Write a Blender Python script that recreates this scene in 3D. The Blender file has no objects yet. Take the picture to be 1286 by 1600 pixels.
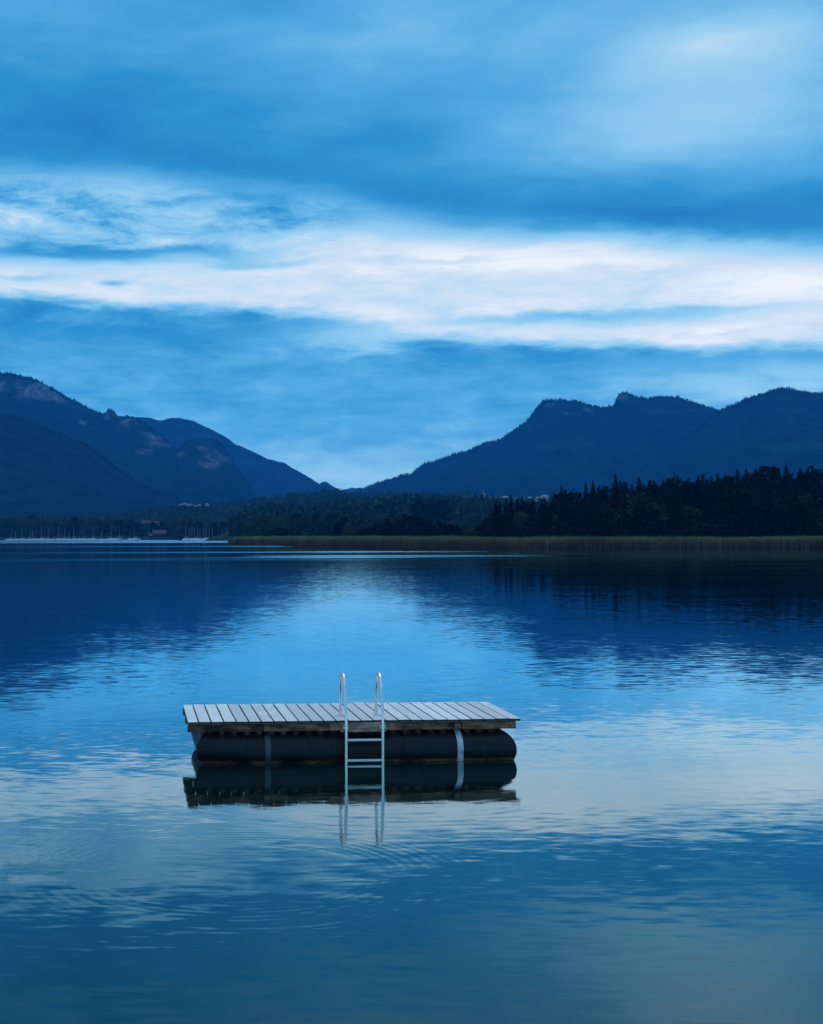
import bpy, math, random
import numpy as np
from mathutils import Vector

S = bpy.context.scene
COL = S.collection
RND = random.Random(11)
NPR = np.random.default_rng(11)

# ---------------------------------------------------------------- camera
F_PX, PPX, PPY, EYE = 2180.0, 350.0, 838.0, 2.95     # focal length and principal point in photo pixels, eye height
ROLL = 0.003
cam_d = bpy.data.cameras.new('camera')
cam_d.sensor_fit = 'VERTICAL'
cam_d.sensor_height = 36.0
cam_d.lens = 36.0 * F_PX / 1600.0
cam_d.shift_x = (643.0 - PPX) / 1600.0
cam_d.shift_y = (PPY - 800.0) / 1600.0
cam_d.clip_start = 0.1
cam_d.clip_end = 40000
cam = bpy.data.objects.new('camera', cam_d)
cam.location = (0, 0, EYE)
cam.rotation_mode = 'XYZ'
cam.rotation_euler = (math.pi / 2, ROLL, 0)
COL.objects.link(cam)
S.camera = cam

S.view_settings.view_transform = 'Standard'
S.view_settings.look = 'None'
S.view_settings.exposure = 0.0
S.view_settings.gamma = 1.0
S.view_settings.use_curve_mapping = False
S.cycles.max_bounces = 8
S.cycles.diffuse_bounces = 3
S.cycles.glossy_bounces = 4
S.cycles.transmission_bounces = 2
S.cycles.volume_bounces = 1
S.cycles.use_denoising = True
S.cycles.sample_clamp_indirect = 6.0

SUN_AZ, SUN_EL = math.radians(25), math.radians(58)  # very soft light through the cloud, high over the mountains ahead
HAZE_DENSITY = 8.0e-5
HAZE_COLOR = (0.03, 0.36, 1.0, 1)
HAZE_GLOW = (0.005, 0.11, 0.42)      # what a long path of that air adds


def srgb(r, g, b):
    def c(v):
        v /= 255.0
        return v / 12.92 if v <= 0.04045 else ((v + 0.055) / 1.055) ** 2.4
    return (c(r), c(g), c(b), 1.0)


class Graph:
    """Small helper that writes shader math as nodes."""
    def __init__(self, tree):
        self.t = tree
        self.n = tree.nodes
        self.l = tree.links

    def node(self, kind, **kw):
        n = self.n.new(kind)
        for k, v in kw.items():
            setattr(n, k, v)
        return n

    def put(self, sock, v):
        if isinstance(v, bpy.types.NodeSocket):
            self.l.new(v, sock)
        else:
            sock.default_value = v

    def m(self, op, a, b=None, c=None, clamp=False):
        n = self.node('ShaderNodeMath', operation=op, use_clamp=clamp)
        self.put(n.inputs[0], a)
        if b is not None:
            self.put(n.inputs[1], b)
        if c is not None:
            self.put(n.inputs[2], c)
        return n.outputs[0]

    def add(self, *xs):
        r = xs[0]
        for x in xs[1:]:
            r = self.m('ADD', r, x)
        return r

    def mul(self, a, b):
        return self.m('MULTIPLY', a, b)

    def sub(self, a, b):
        return self.m('SUBTRACT', a, b)

    def smooth(self, v, lo, hi):
        n = self.node('ShaderNodeMapRange', interpolation_type='SMOOTHSTEP')
        self.put(n.inputs['Value'], v)
        self.put(n.inputs['From Min'], lo)
        self.put(n.inputs['From Max'], hi)
        return n.outputs['Result']

    def lin(self, v, lo, hi, a=0.0, b=1.0):
        n = self.node('ShaderNodeMapRange')
        self.put(n.inputs['Value'], v)
        self.put(n.inputs['From Min'], lo)
        self.put(n.inputs['From Max'], hi)
        self.put(n.inputs['To Min'], a)
        self.put(n.inputs['To Max'], b)
        return n.outputs['Result']

    def mix(self, f, a, b):           # scalars
        n = self.node('ShaderNodeMix', data_type='FLOAT')
        self.put(n.inputs[0], f)
        self.put(n.inputs[2], a)
        self.put(n.inputs[3], b)
        return n.outputs[0]

    def mixc(self, f, a, b, mode='MIX'):
        n = self.node('ShaderNodeMix', data_type='RGBA', blend_type=mode)
        self.put(n.inputs[0], f)
        self.put(n.inputs[6], a)
        self.put(n.inputs[7], b)
        return n.outputs[2]

    def xyz(self, v):
        n = self.node('ShaderNodeSeparateXYZ')
        self.put(n.inputs[0], v)
        return n.outputs

    def vec(self, x, y, z):
        n = self.node('ShaderNodeCombineXYZ')
        for i, q in enumerate((x, y, z)):
            self.put(n.inputs[i], q)
        return n.outputs[0]

    def vmul(self, v, s):
        n = self.node('ShaderNodeVectorMath', operation='MULTIPLY')
        self.put(n.inputs[0], v)
        self.put(n.inputs[1], s)
        return n.outputs[0]

    def noise(self, v, scale=1.0, detail=4.0, rough=0.5, dist=0.0, color=False):
        n = self.node('ShaderNodeTexNoise')
        self.put(n.inputs['Vector'], v)
        n.inputs['Scale'].default_value = scale
        n.inputs['Detail'].default_value = detail
        n.inputs['Roughness'].default_value = rough
        n.inputs['Distortion'].default_value = dist
        return n.outputs['Color'] if color else n.outputs[0]

    def ramp(self, v, stops):
        n = self.node('ShaderNodeValToRGB')
        e = n.color_ramp.elements
        while len(e) < len(stops):
            e.new(0.5)
        for i, (p, c) in enumerate(stops):
            e[i].position = p
            e[i].color = c
        self.put(n.inputs[0], v)
        return n.outputs[0]

    def curve(self, v, pts):
        n = self.node('ShaderNodeFloatCurve')
        c = n.mapping.curves[0]
        while len(c.points) < len(pts):
            c.points.new(0.5, 0.5)
        for p, (x, y) in zip(c.points, pts):
            p.location = (x, y)
        n.mapping.update()
        self.put(n.inputs['Value'], v)
        return n.outputs[0]


# ---------------------------------------------------------------- sky
def sky_pos(x, y):
    """photo direction -> (azimuth, tangent of elevation), both times the focal length"""
    az = math.atan((x - PPX) / F_PX)
    return az * F_PX, (PPY - y) * math.cos(az)


def build_world():
    w = bpy.data.worlds.new('World')
    S.world = w
    w.use_nodes = True
    w.node_tree.nodes.clear()
    g = Graph(w.node_tree)
    tc = g.node('ShaderNodeTexCoord')
    d = tc.outputs['Generated']
    dx, dy, dz = g.xyz(d)
    P = g.mul(g.m('ARCTAN2', dx, dy), F_PX)
    hor = g.m('SQRT', g.add(g.mul(dx, dx), g.mul(dy, dy)))
    Q0 = g.mul(g.m('DIVIDE', dz, g.m('MAXIMUM', hor, 0.02)), F_PX)
    big = g.sub(g.noise(g.vmul(d, (3.2, 3.2, 13.0)), 1.0, 4.0, 0.5), 0.5)
    med = g.sub(g.noise(g.vmul(d, (9.0, 9.0, 36.0)), 1.0, 6.0, 0.55, 0.6), 0.5)
    soft = g.sub(g.noise(g.vmul(d, (6.0, 6.0, 17.0)), 1.0, 7.0, 0.58, 0.3), 0.5)
    fine = g.sub(g.noise(g.vmul(d, (28.0, 28.0, 120.0)), 1.0, 6.0, 0.6, 0.4), 0.5)
    wisp = g.sub(g.noise(g.vmul(d, (15.0, 15.0, 58.0)), 1.0, 9.0, 0.66, 0.35), 0.5)
    # coordinates bent by the cloud noise
    Q = g.add(Q0, g.mul(big, 34.0), g.mul(med, 46.0), g.mul(wisp, 40.0), g.mul(fine, 14.0))
    Qs = g.add(Q0, g.mul(med, 20.0), g.mul(fine, 26.0), g.mul(wisp, 14.0))

    def blob(x, y, rx, ry, q=Q):
        p0, q0 = sky_pos(x, y)
        a = g.m('DIVIDE', g.sub(P, p0), rx)
        b = g.m('DIVIDE', g.sub(q, q0), ry)
        return g.m('EXPONENT', g.mul(g.add(g.mul(a, a), g.mul(b, b)), -1.0))

    A0, A1, QMAX = -700.0, 1400.0, 900.0
    u = g.lin(P, A0, A1)

    def line(pts):
        out = []
        for x, y in pts:
            p, q = sky_pos(x, y)
            out.append(((p - A0) / (A1 - A0), q / QMAX))
        return g.mul(g.curve(u, out), QMAX)

    edge_top = line([(-300, 262), (15, 262), (200, 268), (350, 288), (520, 310), (640, 338), (800, 352), (1000, 366), (1286, 386), (1700, 390)])
    edge_low = line([(-300, 462), (15, 462), (200, 474), (400, 484), (520, 494), (640, 516), (740, 532), (860, 536), (1286, 546), (1700, 550)])
    m_top = g.smooth(g.sub(Q, edge_top), -46.0, 34.0)
    m_band = g.smooth(g.sub(Qs, edge_low), -17.0, 15.0)
    # dark upper cloud, paler towards the top
    rise = g.lin(g.sub(Q0, edge_top), 0.0, 420.0)
    top = g.add(0.17, g.mul(rise, 0.20), g.mul(big, 0.55), g.mul(soft, 0.42), g.mul(med, 0.10), g.mul(fine, 0.05),
                g.mul(g.add(blob(1170, 84, 210, 56), blob(1110, 66, 110, 36)), 0.26), g.mul(blob(20, 20, 220, 60), 0.12),
                g.mul(blob(980, 200, 260, 66), 0.28), g.mul(blob(640, 40, 260, 60), 0.12),
                g.mul(blob(90, 200, 260, 70), -0.12), g.mul(blob(1000, 340, 260, 34), -0.1),
                g.mul(blob(420, 240, 300, 36), -0.1))
    # bright strip with wisps at its left end
    left = g.m('MINIMUM', g.add(blob(60, 325, 330, 62), blob(380, 335, 300, 40)), 1.0)
    mid = g.add(0.86, g.mul(fine, 0.22), g.mul(med, 0.14), g.mul(left, -0.36), g.mul(g.mul(left, wisp), 1.5), g.mul(wisp, 0.36), g.mul(blob(820, 398, 380, 20), 0.13), g.mul(blob(1230, 430, 120, 46), 0.10),
                g.mul(blob(190, 397, 240, 13), -0.5), g.mul(blob(400, 411, 90, 7), -0.25),
                g.mul(blob(30, 380, 90, 12), -0.15), g.mul(blob(700, 405, 120, 6, Qs), -0.16),
                g.mul(blob(940, 494, 215, 8, Qs), -0.42), g.mul(blob(990, 505, 120, 6, Qs), -0.12),
                g.mul(blob(178, 442, 20, 4, Q0), -0.42), g.mul(blob(40, 436, 40, 4, Qs), -0.2),
                g.mul(blob(1120, 515, 60, 6, Qs), 0.1))
    # lower veil of soft streaks down to the horizon
    low = g.add(0.24, g.mul(blob(560, 748, 260, 46), 0.09), g.lin(Q0, 300.0, 40.0, 0.0, 0.20), g.mul(med, 0.42), g.mul(wisp, 0.5), g.mul(fine, 0.22),
                g.mul(blob(1200, 600, 190, 34), 0.26), g.mul(blob(590, 522, 150, 26), 0.34),
                g.mul(blob(150, 505, 240, 20), -0.12), g.mul(blob(900, 560, 300, 14), -0.05))
    high = g.smooth(Q0, 900.0, 1900.0)         # thinner, paler cloud overhead
    top = g.m('MINIMUM', g.add(top, g.mul(high, 0.30)), 0.80)
    t = g.mix(m_band, low, g.mix(m_top, mid, top))
    t = g.m('MAXIMUM', g.m('MINIMUM', t, 1.0), 0.0)
    cols = g.ramp(t, [(0.0, srgb(4, 118, 186)), (0.18, srgb(36, 144, 206)), (0.35, srgb(82, 170, 224)), (0.52, srgb(130, 196, 236)),
                      (0.72, srgb(164, 212, 243)), (0.88, srgb(212, 228, 245)), (1.0, srgb(240, 246, 253))])
    # the low sky shines through more air, so it is brighter out there
    path = g.m('MINIMUM', 9500.0, g.m('DIVIDE', 757.0 * F_PX, g.m('MAXIMUM', Q0, 1.0)))
    T = g.m('EXPONENT', g.mul(path, -HAZE_DENSITY))
    mt = g.sub(1.0, T)
    cr, cg, cb = g.xyz(cols)
    cols = g.vec(*[g.m('MAXIMUM', g.m('DIVIDE', g.sub(c_, g.mul(mt, a_)), T), 0.0) for c_, a_ in zip((cr, cg, cb), HAZE_GLOW)])
    sky = g.node('ShaderNodeTexSky', sky_type='NISHITA')
    sky.sun_disc = False
    sky.sun_elevation = SUN_EL
    sky.sun_rotation = SUN_AZ
    air = g.vmul(sky.outputs[0], (0.08, 0.08, 0.08))
    out = g.mixc(0.06, cols, air)
    bg = g.node('ShaderNodeBackground')
    g.put(bg.inputs['Color'], out)
    bg.inputs['Strength'].default_value = 1.0
    wo = g.node('ShaderNodeOutputWorld')
    g.l.new(bg.outputs[0], wo.inputs['Surface'])


build_world()

sun_d = bpy.data.lights.new('sun', 'SUN')
sun_d.energy = 0.9
sun_d.angle = math.radians(40)
sun_d.color = (1.0, 0.92, 0.88)
sun = bpy.data.objects.new('sun', sun_d)
sv = Vector((math.sin(SUN_AZ) * math.cos(SUN_EL), math.cos(SUN_AZ) * math.cos(SUN_EL), math.sin(SUN_EL)))
sun.rotation_euler = sv.to_track_quat('Z', 'Y').to_euler()
sun.location = (40, -60, 60)
COL.objects.link(sun)


# ---------------------------------------------------------------- mesh and object helpers


def at(x, y, Y):
    """point of the world seen at photo pixel x, y when it stands Y metres out"""
    a, b = x - PPX, y - PPY
    c, s = math.cos(ROLL), math.sin(ROLL)
    u, v = a * c + b * s, -a * s + b * c
    return Vector((u * Y / F_PX, Y, EYE - v * Y / F_PX))


def mesh_of(name, V, Fc, mats, smooth=False, mat_ids=None):
    me = bpy.data.meshes.new(name)
    V = np.asarray(V, dtype=np.float32)
    me.from_pydata(V.tolist(), [], Fc if isinstance(Fc, list) else Fc.tolist())
    for m in (mats if isinstance(mats, (list, tuple)) else [mats]):
        me.materials.append(m)
    if smooth:
        me.polygons.foreach_set('use_smooth', [True] * len(me.polygons))
    if mat_ids is not None:
        me.polygons.foreach_set('material_index', mat_ids)
    me.update()
    return me


class MB:
    """collects simple solids into one mesh"""
    def __init__(self):
        self.v, self.f = [], []

    def box(self, x0, x1, y0, y1, z0, z1, bev=0.0):
        if bev <= 0:
            o = len(self.v)
            self.v += [(x, y, z) for z in (z0, z1) for y in (y0, y1) for x in (x0, x1)]
            self.f += [tuple(o + i for i in q) for q in ((0, 2, 3, 1), (4, 5, 7, 6), (0, 1, 5, 4), (2, 6, 7, 3), (0, 4, 6, 2), (1, 3, 7, 5))]
        else:   # bevelled along all edges parallel to the top outline
            b = bev
            rings = [(z0, b), (z0 + b, 0), (z1 - b, 0), (z1, b)]
            o = len(self.v)
            for z, i in rings:
                self.v += [(x0 + i, y0 + i, z), (x1 - i, y0 + i, z), (x1 - i, y1 - i, z), (x0 + i, y1 - i, z)]
            self.f.append((o + 3, o + 2, o + 1, o))
            for r in range(3):
                for k in range(4):
                    a, c = o + 4 * r + k, o + 4 * r + (k + 1) % 4
                    self.f.append((a, c, c + 4, a + 4))
            self.f.append((o + 12, o + 13, o + 14, o + 15))
        return self

    def tube(self, pts, r, n=10, caps=True, closed=False):
        pts = [Vector(p) for p in pts]
        rs = r if isinstance(r, (list, tuple)) else [r] * len(pts)
        o = len(self.v)
        prev = None
        for i, p in enumerate(pts):
            if closed:
                t = (pts[(i + 1) % len(pts)] - pts[i - 1]).normalized()
            else:
                t = (pts[min(i + 1, len(pts) - 1)] - pts[max(i - 1, 0)]).normalized()
            if prev is None:
                a = t.orthogonal().normalized()
            else:
                a = (prev - t * prev.dot(t)).normalized()
            prev = a
            b = t.cross(a)
            for k in range(n):
                q = 2 * math.pi * k / n
                self.v.append(tuple(p + (a * math.cos(q) + b * math.sin(q)) * rs[i]))
        m = len(pts)
        for i in range(m if closed else m - 1):
            for k in range(n):
                a0, a1 = o + i * n + k, o + i * n + (k + 1) % n
                b0, b1 = o + ((i + 1) % m) * n + k, o + ((i + 1) % m) * n + (k + 1) % n
                self.f.append((a0, a1, b1, b0))
        if caps and not closed:
            self.f.append(tuple(o + k for k in reversed(range(n))))
            self.f.append(tuple(o + (m - 1) * n + k for k in range(n)))
        return self

    def mesh(self, name, mat, smooth=False):
        return mesh_of(name, self.v, [list(q) for q in self.f], mat, smooth)

    def build(self, name, mat, parent=None, smooth=False):
        return link(name, self.mesh(name, mat, smooth), parent)


def link(name, data, parent=None, loc=None):
    o = bpy.data.objects.new(name, data)
    COL.objects.link(o)
    if parent is not None:
        o.parent = parent
    if loc is not None:
        o.location = loc
    return o


def thing(name, label, cat, loc=(0, 0, 0), rz=0.0, group=None):
    o = link(name, None, None, loc)
    o.empty_display_size = 0.3
    o.rotation_euler = (0, 0, rz)
    o['label'] = label
    o['category'] = cat
    if group:
        o['group'] = group
    return o


def struct(o):
    o['kind'] = 'structure'
    return o


def stuff(o, label=None, cat=None):
    o['kind'] = 'stuff'
    if label:
        o['label'] = label
    if cat:
        o['category'] = cat
    return o


def material(name, rough=0.7, spec=0.5, metal=0.0):
    m = bpy.data.materials.new(name)
    m.use_nodes = True
    g = Graph(m.node_tree)
    b = g.n['Principled BSDF']
    b.inputs['Roughness'].default_value = rough
    b.inputs['Specular IOR Level'].default_value = spec
    b.inputs['Metallic'].default_value = metal
    return m, g, b


def plain(name, col, rough=0.6, spec=0.5, metal=0.0, vary=0.25, scale=3.0):
    """colour with a mottled variation"""
    m, g, b = material(name, rough, spec, metal)
    tc = g.node('ShaderNodeTexCoord')
    n = g.noise(tc.outputs['Object'], scale, 5.0, 0.6)
    k = g.lin(n, 0.25, 0.75, 1 - vary, 1 + vary)
    c = g.node('ShaderNodeVectorMath', operation='SCALE')
    c.inputs[0].default_value = col
    g.put(c.inputs['Scale'], k)
    g.put(b.inputs['Base Color'], c.outputs[0])
    return m


# value noise for terrain shapes
def vnoise(x, y, seed):
    def h(i, j):
        n = (i.astype(np.int64) * 374761393 + j.astype(np.int64) * 668265263 + seed * 144665) & 0x7fffffff
        n = ((n ^ (n >> 13)) * 1274126177) & 0x7fffffff
        return ((n ^ (n >> 16)) & 0xffff) / 65535.0
    xi, yi = np.floor(x), np.floor(y)
    fx, fy = x - xi, y - yi
    fx, fy = fx * fx * (3 - 2 * fx), fy * fy * (3 - 2 * fy)
    a = h(xi, yi) * (1 - fx) + h(xi + 1, yi) * fx
    b = h(xi, yi + 1) * (1 - fx) + h(xi + 1, yi + 1) * fx
    return a * (1 - fy) + b * fy


def fbm(x, y, seed, octv=5, ridged=False):
    x, y = np.asarray(x, float), np.asarray(y, float)
    s, a, tot = 0.0, 1.0, 0.0
    for k in range(octv):
        n = vnoise(x * 2 ** k, y * 2 ** k, seed + k)
        if ridged:
            n = 1 - np.abs(2 * n - 1)
        s = s + a * n
        tot += a
        a *= 0.5
    return s / tot


# ---------------------------------------------------------------- setting materials
def water_material():
    m = bpy.data.materials.new('lake_water')
    m.use_nodes = True
    g = Graph(m.node_tree)
    g.n.clear()
    tc = g.node('ShaderNodeTexCoord')
    p = tc.outputs['Object']
    x, y, z = g.xyz(p)

    def slopes(sx, sy, detail, rough, off, dist=0.0):
        v = g.vec(g.add(g.mul(x, sx), off), g.add(g.mul(y, sy), off * 0.37), off)
        c = g.noise(v, 1.0, detail, rough, dist, color=True)
        r, gg, _ = g.xyz(c)
        return g.sub(r, 0.5), g.sub(gg, 0.5)

    # breeze patches: how much the surface is stirred, in long lanes across the lake
    lane = g.noise(g.vec(g.mul(x, 0.05), g.mul(y, 0.16), 3.1), 1.0, 3.0, 0.5)
    stir = g.lin(lane, 0.35, 0.66, 0.45, 1.25)
    far_lane = g.noise(g.vec(g.mul(x, 0.004), g.mul(y, 0.021), 9.7), 1.0, 3.0, 0.55)
    far_on = g.smooth(y, 90.0, 190.0)
    breeze = g.mul(g.smooth(far_lane, 0.54, 0.66), far_on)
    bend = g.noise(g.vec(g.mul(x, 0.012), g.mul(y, 0.01), 1.7), 1.0, 3.0, 0.5)
    yb = g.add(y, g.mul(g.sub(bend, 0.5), g.mul(y, 0.12)))
    for (ya, yz, xa, xz, k) in LANES:
        lane_k = g.mul(g.mul(g.smooth(yb, ya * 0.94, ya * 1.015), g.smooth(yb, yz * 1.05, yz * 0.985)), g.mul(g.smooth(x, xa - 6.0, xa + 6.0), g.smooth(x, xz + 8.0, xz - 8.0)))
        breeze = g.m('MAXIMUM', breeze, g.mul(lane_k, k))
    # ripples
    ax, ay = slopes(1.9, 6.0, 3.0, 0.55, 1.3, 0.3)
    bx, by = slopes(4.0, 11.0, 2.0, 0.5, 7.9)
    cx, cy = slopes(0.22, 0.62, 2.0, 0.5, 4.4)
    sx = g.add(g.mul(ax, 0.032), g.mul(bx, 0.026), g.mul(cx, 0.008))
    sy = g.add(g.mul(ay, 0.054), g.mul(by, 0.042), g.mul(cy, 0.010))
    sx, sy = g.mul(sx, stir), g.mul(sy, stir)
    # rings spreading from the raft
    for (rx, ry, k, amp, r0, r1) in RINGS:
        ddx, ddy = g.sub(x, rx), g.sub(y, ry)
        r = g.m('SQRT', g.add(g.mul(ddx, ddx), g.mul(ddy, ddy), 1e-4))
        env = g.mul(g.smooth(r, r0 - 0.7, r0 + 0.2), g.smooth(r, r1 + 0.6, r1 - 0.8))
        wob = g.noise(g.vec(g.mul(x, 0.7), g.mul(y, 0.7), k), 1.0, 2.0, 0.5)
        env = g.mul(env, g.smooth(wob, 0.30, 0.52))
        wv = g.mul(g.mul(g.m('SINE', g.add(g.mul(r, k), g.mul(wob, 3.0))), env), amp)
        sx = g.add(sx, g.mul(wv, g.m('DIVIDE', ddx, r)))
        sy = g.add(sy, g.mul(wv, g.m('DIVIDE', ddy, r)))
    nv = g.node('ShaderNodeVectorMath', operation='NORMALIZE')
    g.put(nv.inputs[0], g.vec(g.mul(sx, -1.0), g.mul(sy, -1.0), 1.0))
    fr = g.node('ShaderNodeFresnel')
    fr.inputs['IOR'].default_value = 1.333
    g.put(fr.inputs['Normal'], nv.outputs[0])
    body = g.node('ShaderNodeBsdfDiffuse')
    body.inputs['Color'].default_value = WATER_BODY
    gl = g.node('ShaderNodeBsdfGlossy', distribution='BECKMANN')
    gl.inputs['Color'].default_value = (0.75, 0.95, 1, 1)
    g.put(gl.inputs['Roughness'], g.add(0.065, g.mul(breeze, 0.20)))
    g.put(gl.inputs['Normal'], nv.outputs[0])
    mx = g.node('ShaderNodeMixShader')
    g.put(mx.inputs[0], g.m('MULTIPLY', g.m('POWER', fr.outputs[0], 1.2), 2.05, clamp=True))
    g.l.new(body.outputs[0], mx.inputs[1])
    g.l.new(gl.outputs[0], mx.inputs[2])
    out = g.node('ShaderNodeOutputMaterial')
    g.l.new(mx.outputs[0], out.inputs['Surface'])
    return m


WATER_BODY = (0.002, 0.011, 0.011, 1)
LANES = [(660, 1235, -900, 60, 0.9), (395, 428, -600, 22, 0.6), (198, 212, 2, 52, 0.55), (255, 272, -200, 30, 0.3)]    # wind lanes: from y, to y, from x, to x, strength
RINGS = [(0.1, 12.25, 57.0, 0.0085, 1.45, 2.15), (1.8, 17.2, 30.0, 0.003, 1.2, 3.6)]


def terrain_material(name, forest, meadow, rock):
    """albedo only: forest, bare rock and pasture told apart by a colour attribute"""
    m, g, b = material(name, 1.0, 0.0)
    tc = g.node('ShaderNodeTexCoord')
    at_ = g.node('ShaderNodeAttribute', attribute_name='cover')
    rk, md, _ = g.xyz(at_.outputs['Vector'])
    n1 = g.noise(tc.outputs['Object'], 0.02, 6.0, 0.65)
    n2 = g.noise(tc.outputs['Object'], 0.006, 4.0, 0.6)
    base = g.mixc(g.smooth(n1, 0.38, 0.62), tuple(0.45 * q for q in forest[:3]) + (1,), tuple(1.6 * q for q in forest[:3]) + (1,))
    base = g.mixc(g.mul(g.smooth(n2, 0.5, 0.7), 0.4), base, meadow)
    base = g.mixc(md, base, meadow)
    px_, py_, pz_ = g.xyz(tc.outputs['Object'])
    n3 = g.noise(g.vec(g.mul(px_, 0.06), g.mul(py_, 0.03), g.mul(pz_, 0.018)), 1.0, 6.0, 0.7)
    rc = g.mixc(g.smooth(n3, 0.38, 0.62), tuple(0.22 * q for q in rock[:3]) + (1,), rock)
    base = g.mixc(rk, base, rc)
    g.put(b.inputs['Base Color'], base)
    return m


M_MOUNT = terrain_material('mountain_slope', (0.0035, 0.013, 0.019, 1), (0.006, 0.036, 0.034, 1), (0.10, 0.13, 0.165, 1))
M_HILL = terrain_material('wooded_hill', (0.016, 0.030, 0.020, 1), (0.04, 0.08, 0.035, 1), (0.3, 0.3, 0.3, 1))
M_LAND = terrain_material('shore_ground', (0.012, 0.020, 0.011, 1), (0.018, 0.028, 0.014, 1), (0.3, 0.3, 0.3, 1))


# ---------------------------------------------------------------- water and land
def build_water():
    V = [(-7000, -650, 0), (7000, -650, 0), (7000, 10400, 0), (-7000, 10400, 0)]
    o = link('lake_water', mesh_of('lake_water', V, [[0, 1, 2, 3]], water_material()))
    struct(o)


REED_FRONT = [(2, 556), (9, 505), (15, 466), (24, 415), (36, 370), (54, 339), (71, 316), (91, 307), (112, 307), (134, 311), (170, 318), (230, 330)]


def build_land():
    shore = [(-6990, 1300), (-900, 1330), (-420, 1320), (-195, 1300), (-80, 1215), (-26, 1165), (8, 1140), (22, 1000), (20, 760), (9, 590)]
    shore += [(x, y + 2.0) for x, y in REED_FRONT] + [(600, 380), (6990, 900)]
    ring = shore + [(6990, 10390), (-6990, 10390)]
    from mathutils.geometry import tessellate_polygon
    n = len(ring)
    V = [(x, y, 0.25) for x, y in ring] + [(x, y, -0.9) for x, y in ring]
    Fc = []
    for t in tessellate_polygon([[Vector((x, y, 0)) for x, y in ring]]):
        p, q, r = (Vector(V[i]) for i in t)
        Fc.append(list(t) if (q - p).cross(r - p).z > 0 else list(reversed(t)))
    for i in range(n):
        j = (i + 1) % n
        Fc.append([n + i, n + j, j, i])
    me = mesh_of('shore_ground', V, Fc, M_LAND)
    struct(link('shore_ground', me))


build_water()
build_land()

# ---------------------------------------------------------------- mountains and hills


class Ridge:
    """terrain whose crest follows the photo's skyline at a given distance"""
    def __init__(self, name, pts, Yc, Yf, Yb, mat, seed, power=1.25, gully=0.2, rough=0.035, rocks=(), meadows=(), nx=420, ny=100, sink=0.0, gscale=1.0):
        self.name, self.Yc, self.Yf, self.Yb, self.seed = name, Yc, Yf, Yb, seed
        w = [at(x, y + sink, Yc) for x, y in pts]     # the trees on the crest make up the rest
        self.cx = np.array([p.x for p in w])
        self.cz = np.array([p.z for p in w])
        self.power, self.gully, self.rough, self.gscale = power, gully, rough, gscale
        self.rocks = [tuple(at(x, y, Yc)) + (rx, rz) for x, y, rx, rz in rocks]
        self.meadows = [tuple(at(x, y, Yc)) + (rx, rz) for x, y, rx, rz in meadows]
        xs = np.linspace(self.cx[0], self.cx[-1], nx)
        # keep the crest's own corner points
        ys = np.concatenate([np.linspace(Yf, Yc, ny), np.linspace(Yc, Yb, ny // 3)[1:]])
        X, Y = np.meshgrid(xs, ys)
        Z = self.height(X, Y)
        V = np.stack([X, Y, Z], -1).reshape(-1, 3)
        n, k = X.shape
        i = np.arange(n * k).reshape(n, k)
        Fq = np.stack([i[:-1, :-1], i[:-1, 1:], i[1:, 1:], i[1:, :-1]], -1).reshape(-1, 4)
        me = mesh_of(name, V, Fq, mat, smooth=True)
        rk, md = self.cover(V[:, 0], V[:, 1], V[:, 2])
        a = me.attributes.new('cover', 'FLOAT_VECTOR', 'POINT')
        a.data.foreach_set('vector', np.stack([rk, md, 0 * rk], -1).astype(np.float32).ravel())
        self.obj = struct(link(name, me))

    def height(self, X, Y):
        X, Y = np.asarray(X, float), np.asarray(Y, float)
        zc = np.interp(X, self.cx, self.cz)
        s = np.clip((Y - self.Yf) / (self.Yc - self.Yf), 0, 1)
        b = np.clip((Y - self.Yc) / (self.Yb - self.Yc), 0, 1)
        prof = np.where(Y <= self.Yc, s ** self.power, 1 - np.clip(b * 7, 0, 1))
        L = 420.0 * self.gscale
        wx = X + 160 * (fbm(X / 700, Y / 700, self.seed + 50, 3) - 0.5)
        gl = fbm(wx / L, Y / (L * 2.6), self.seed, 5, ridged=True) - 0.62
        env = np.clip(s * 1.25, 0, 1) * np.clip((1 - s) * 3.5, 0, 1) * (Y < self.Yc)
        z = zc * prof + self.gully * zc * gl * 2.0 * env
        z = z + self.rough * zc * (fbm(X / 60, Y / 90, self.seed + 9, 4) - 0.5) * prof
        return np.maximum(z, -0.4 + 0 * z) - 0.2

    def cover(self, X, Y, Z):
        br = 0.6 * fbm(X / 60, Z / 38, self.seed + 20, 5) + 0.4 * fbm((X + 0.6 * Z) / 22, (Z - 0.5 * X) / 60, self.seed + 27, 4)
        rk = np.zeros_like(X)
        md = np.zeros_like(X)
        sc = Y / self.Yc                       # seen-position on the slope, measured in the crest's plane
        for (x, y, z, rx, rz) in self.rocks:
            d = ((X - x) / rx) ** 2 + ((Z - z) / rz) ** 2
            rk = np.maximum(rk, np.clip((1.3 - d) * 1.2, 0, 1) * np.clip((br - 0.47) * 11, 0, 1))
        for (x, y, z, rx, rz) in self.meadows:
            d = ((X - x) / rx) ** 2 + ((Z - z) / rz) ** 2
            md = np.maximum(md, np.clip((1.25 - d) * 2, 0, 1))
        return rk, md


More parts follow.
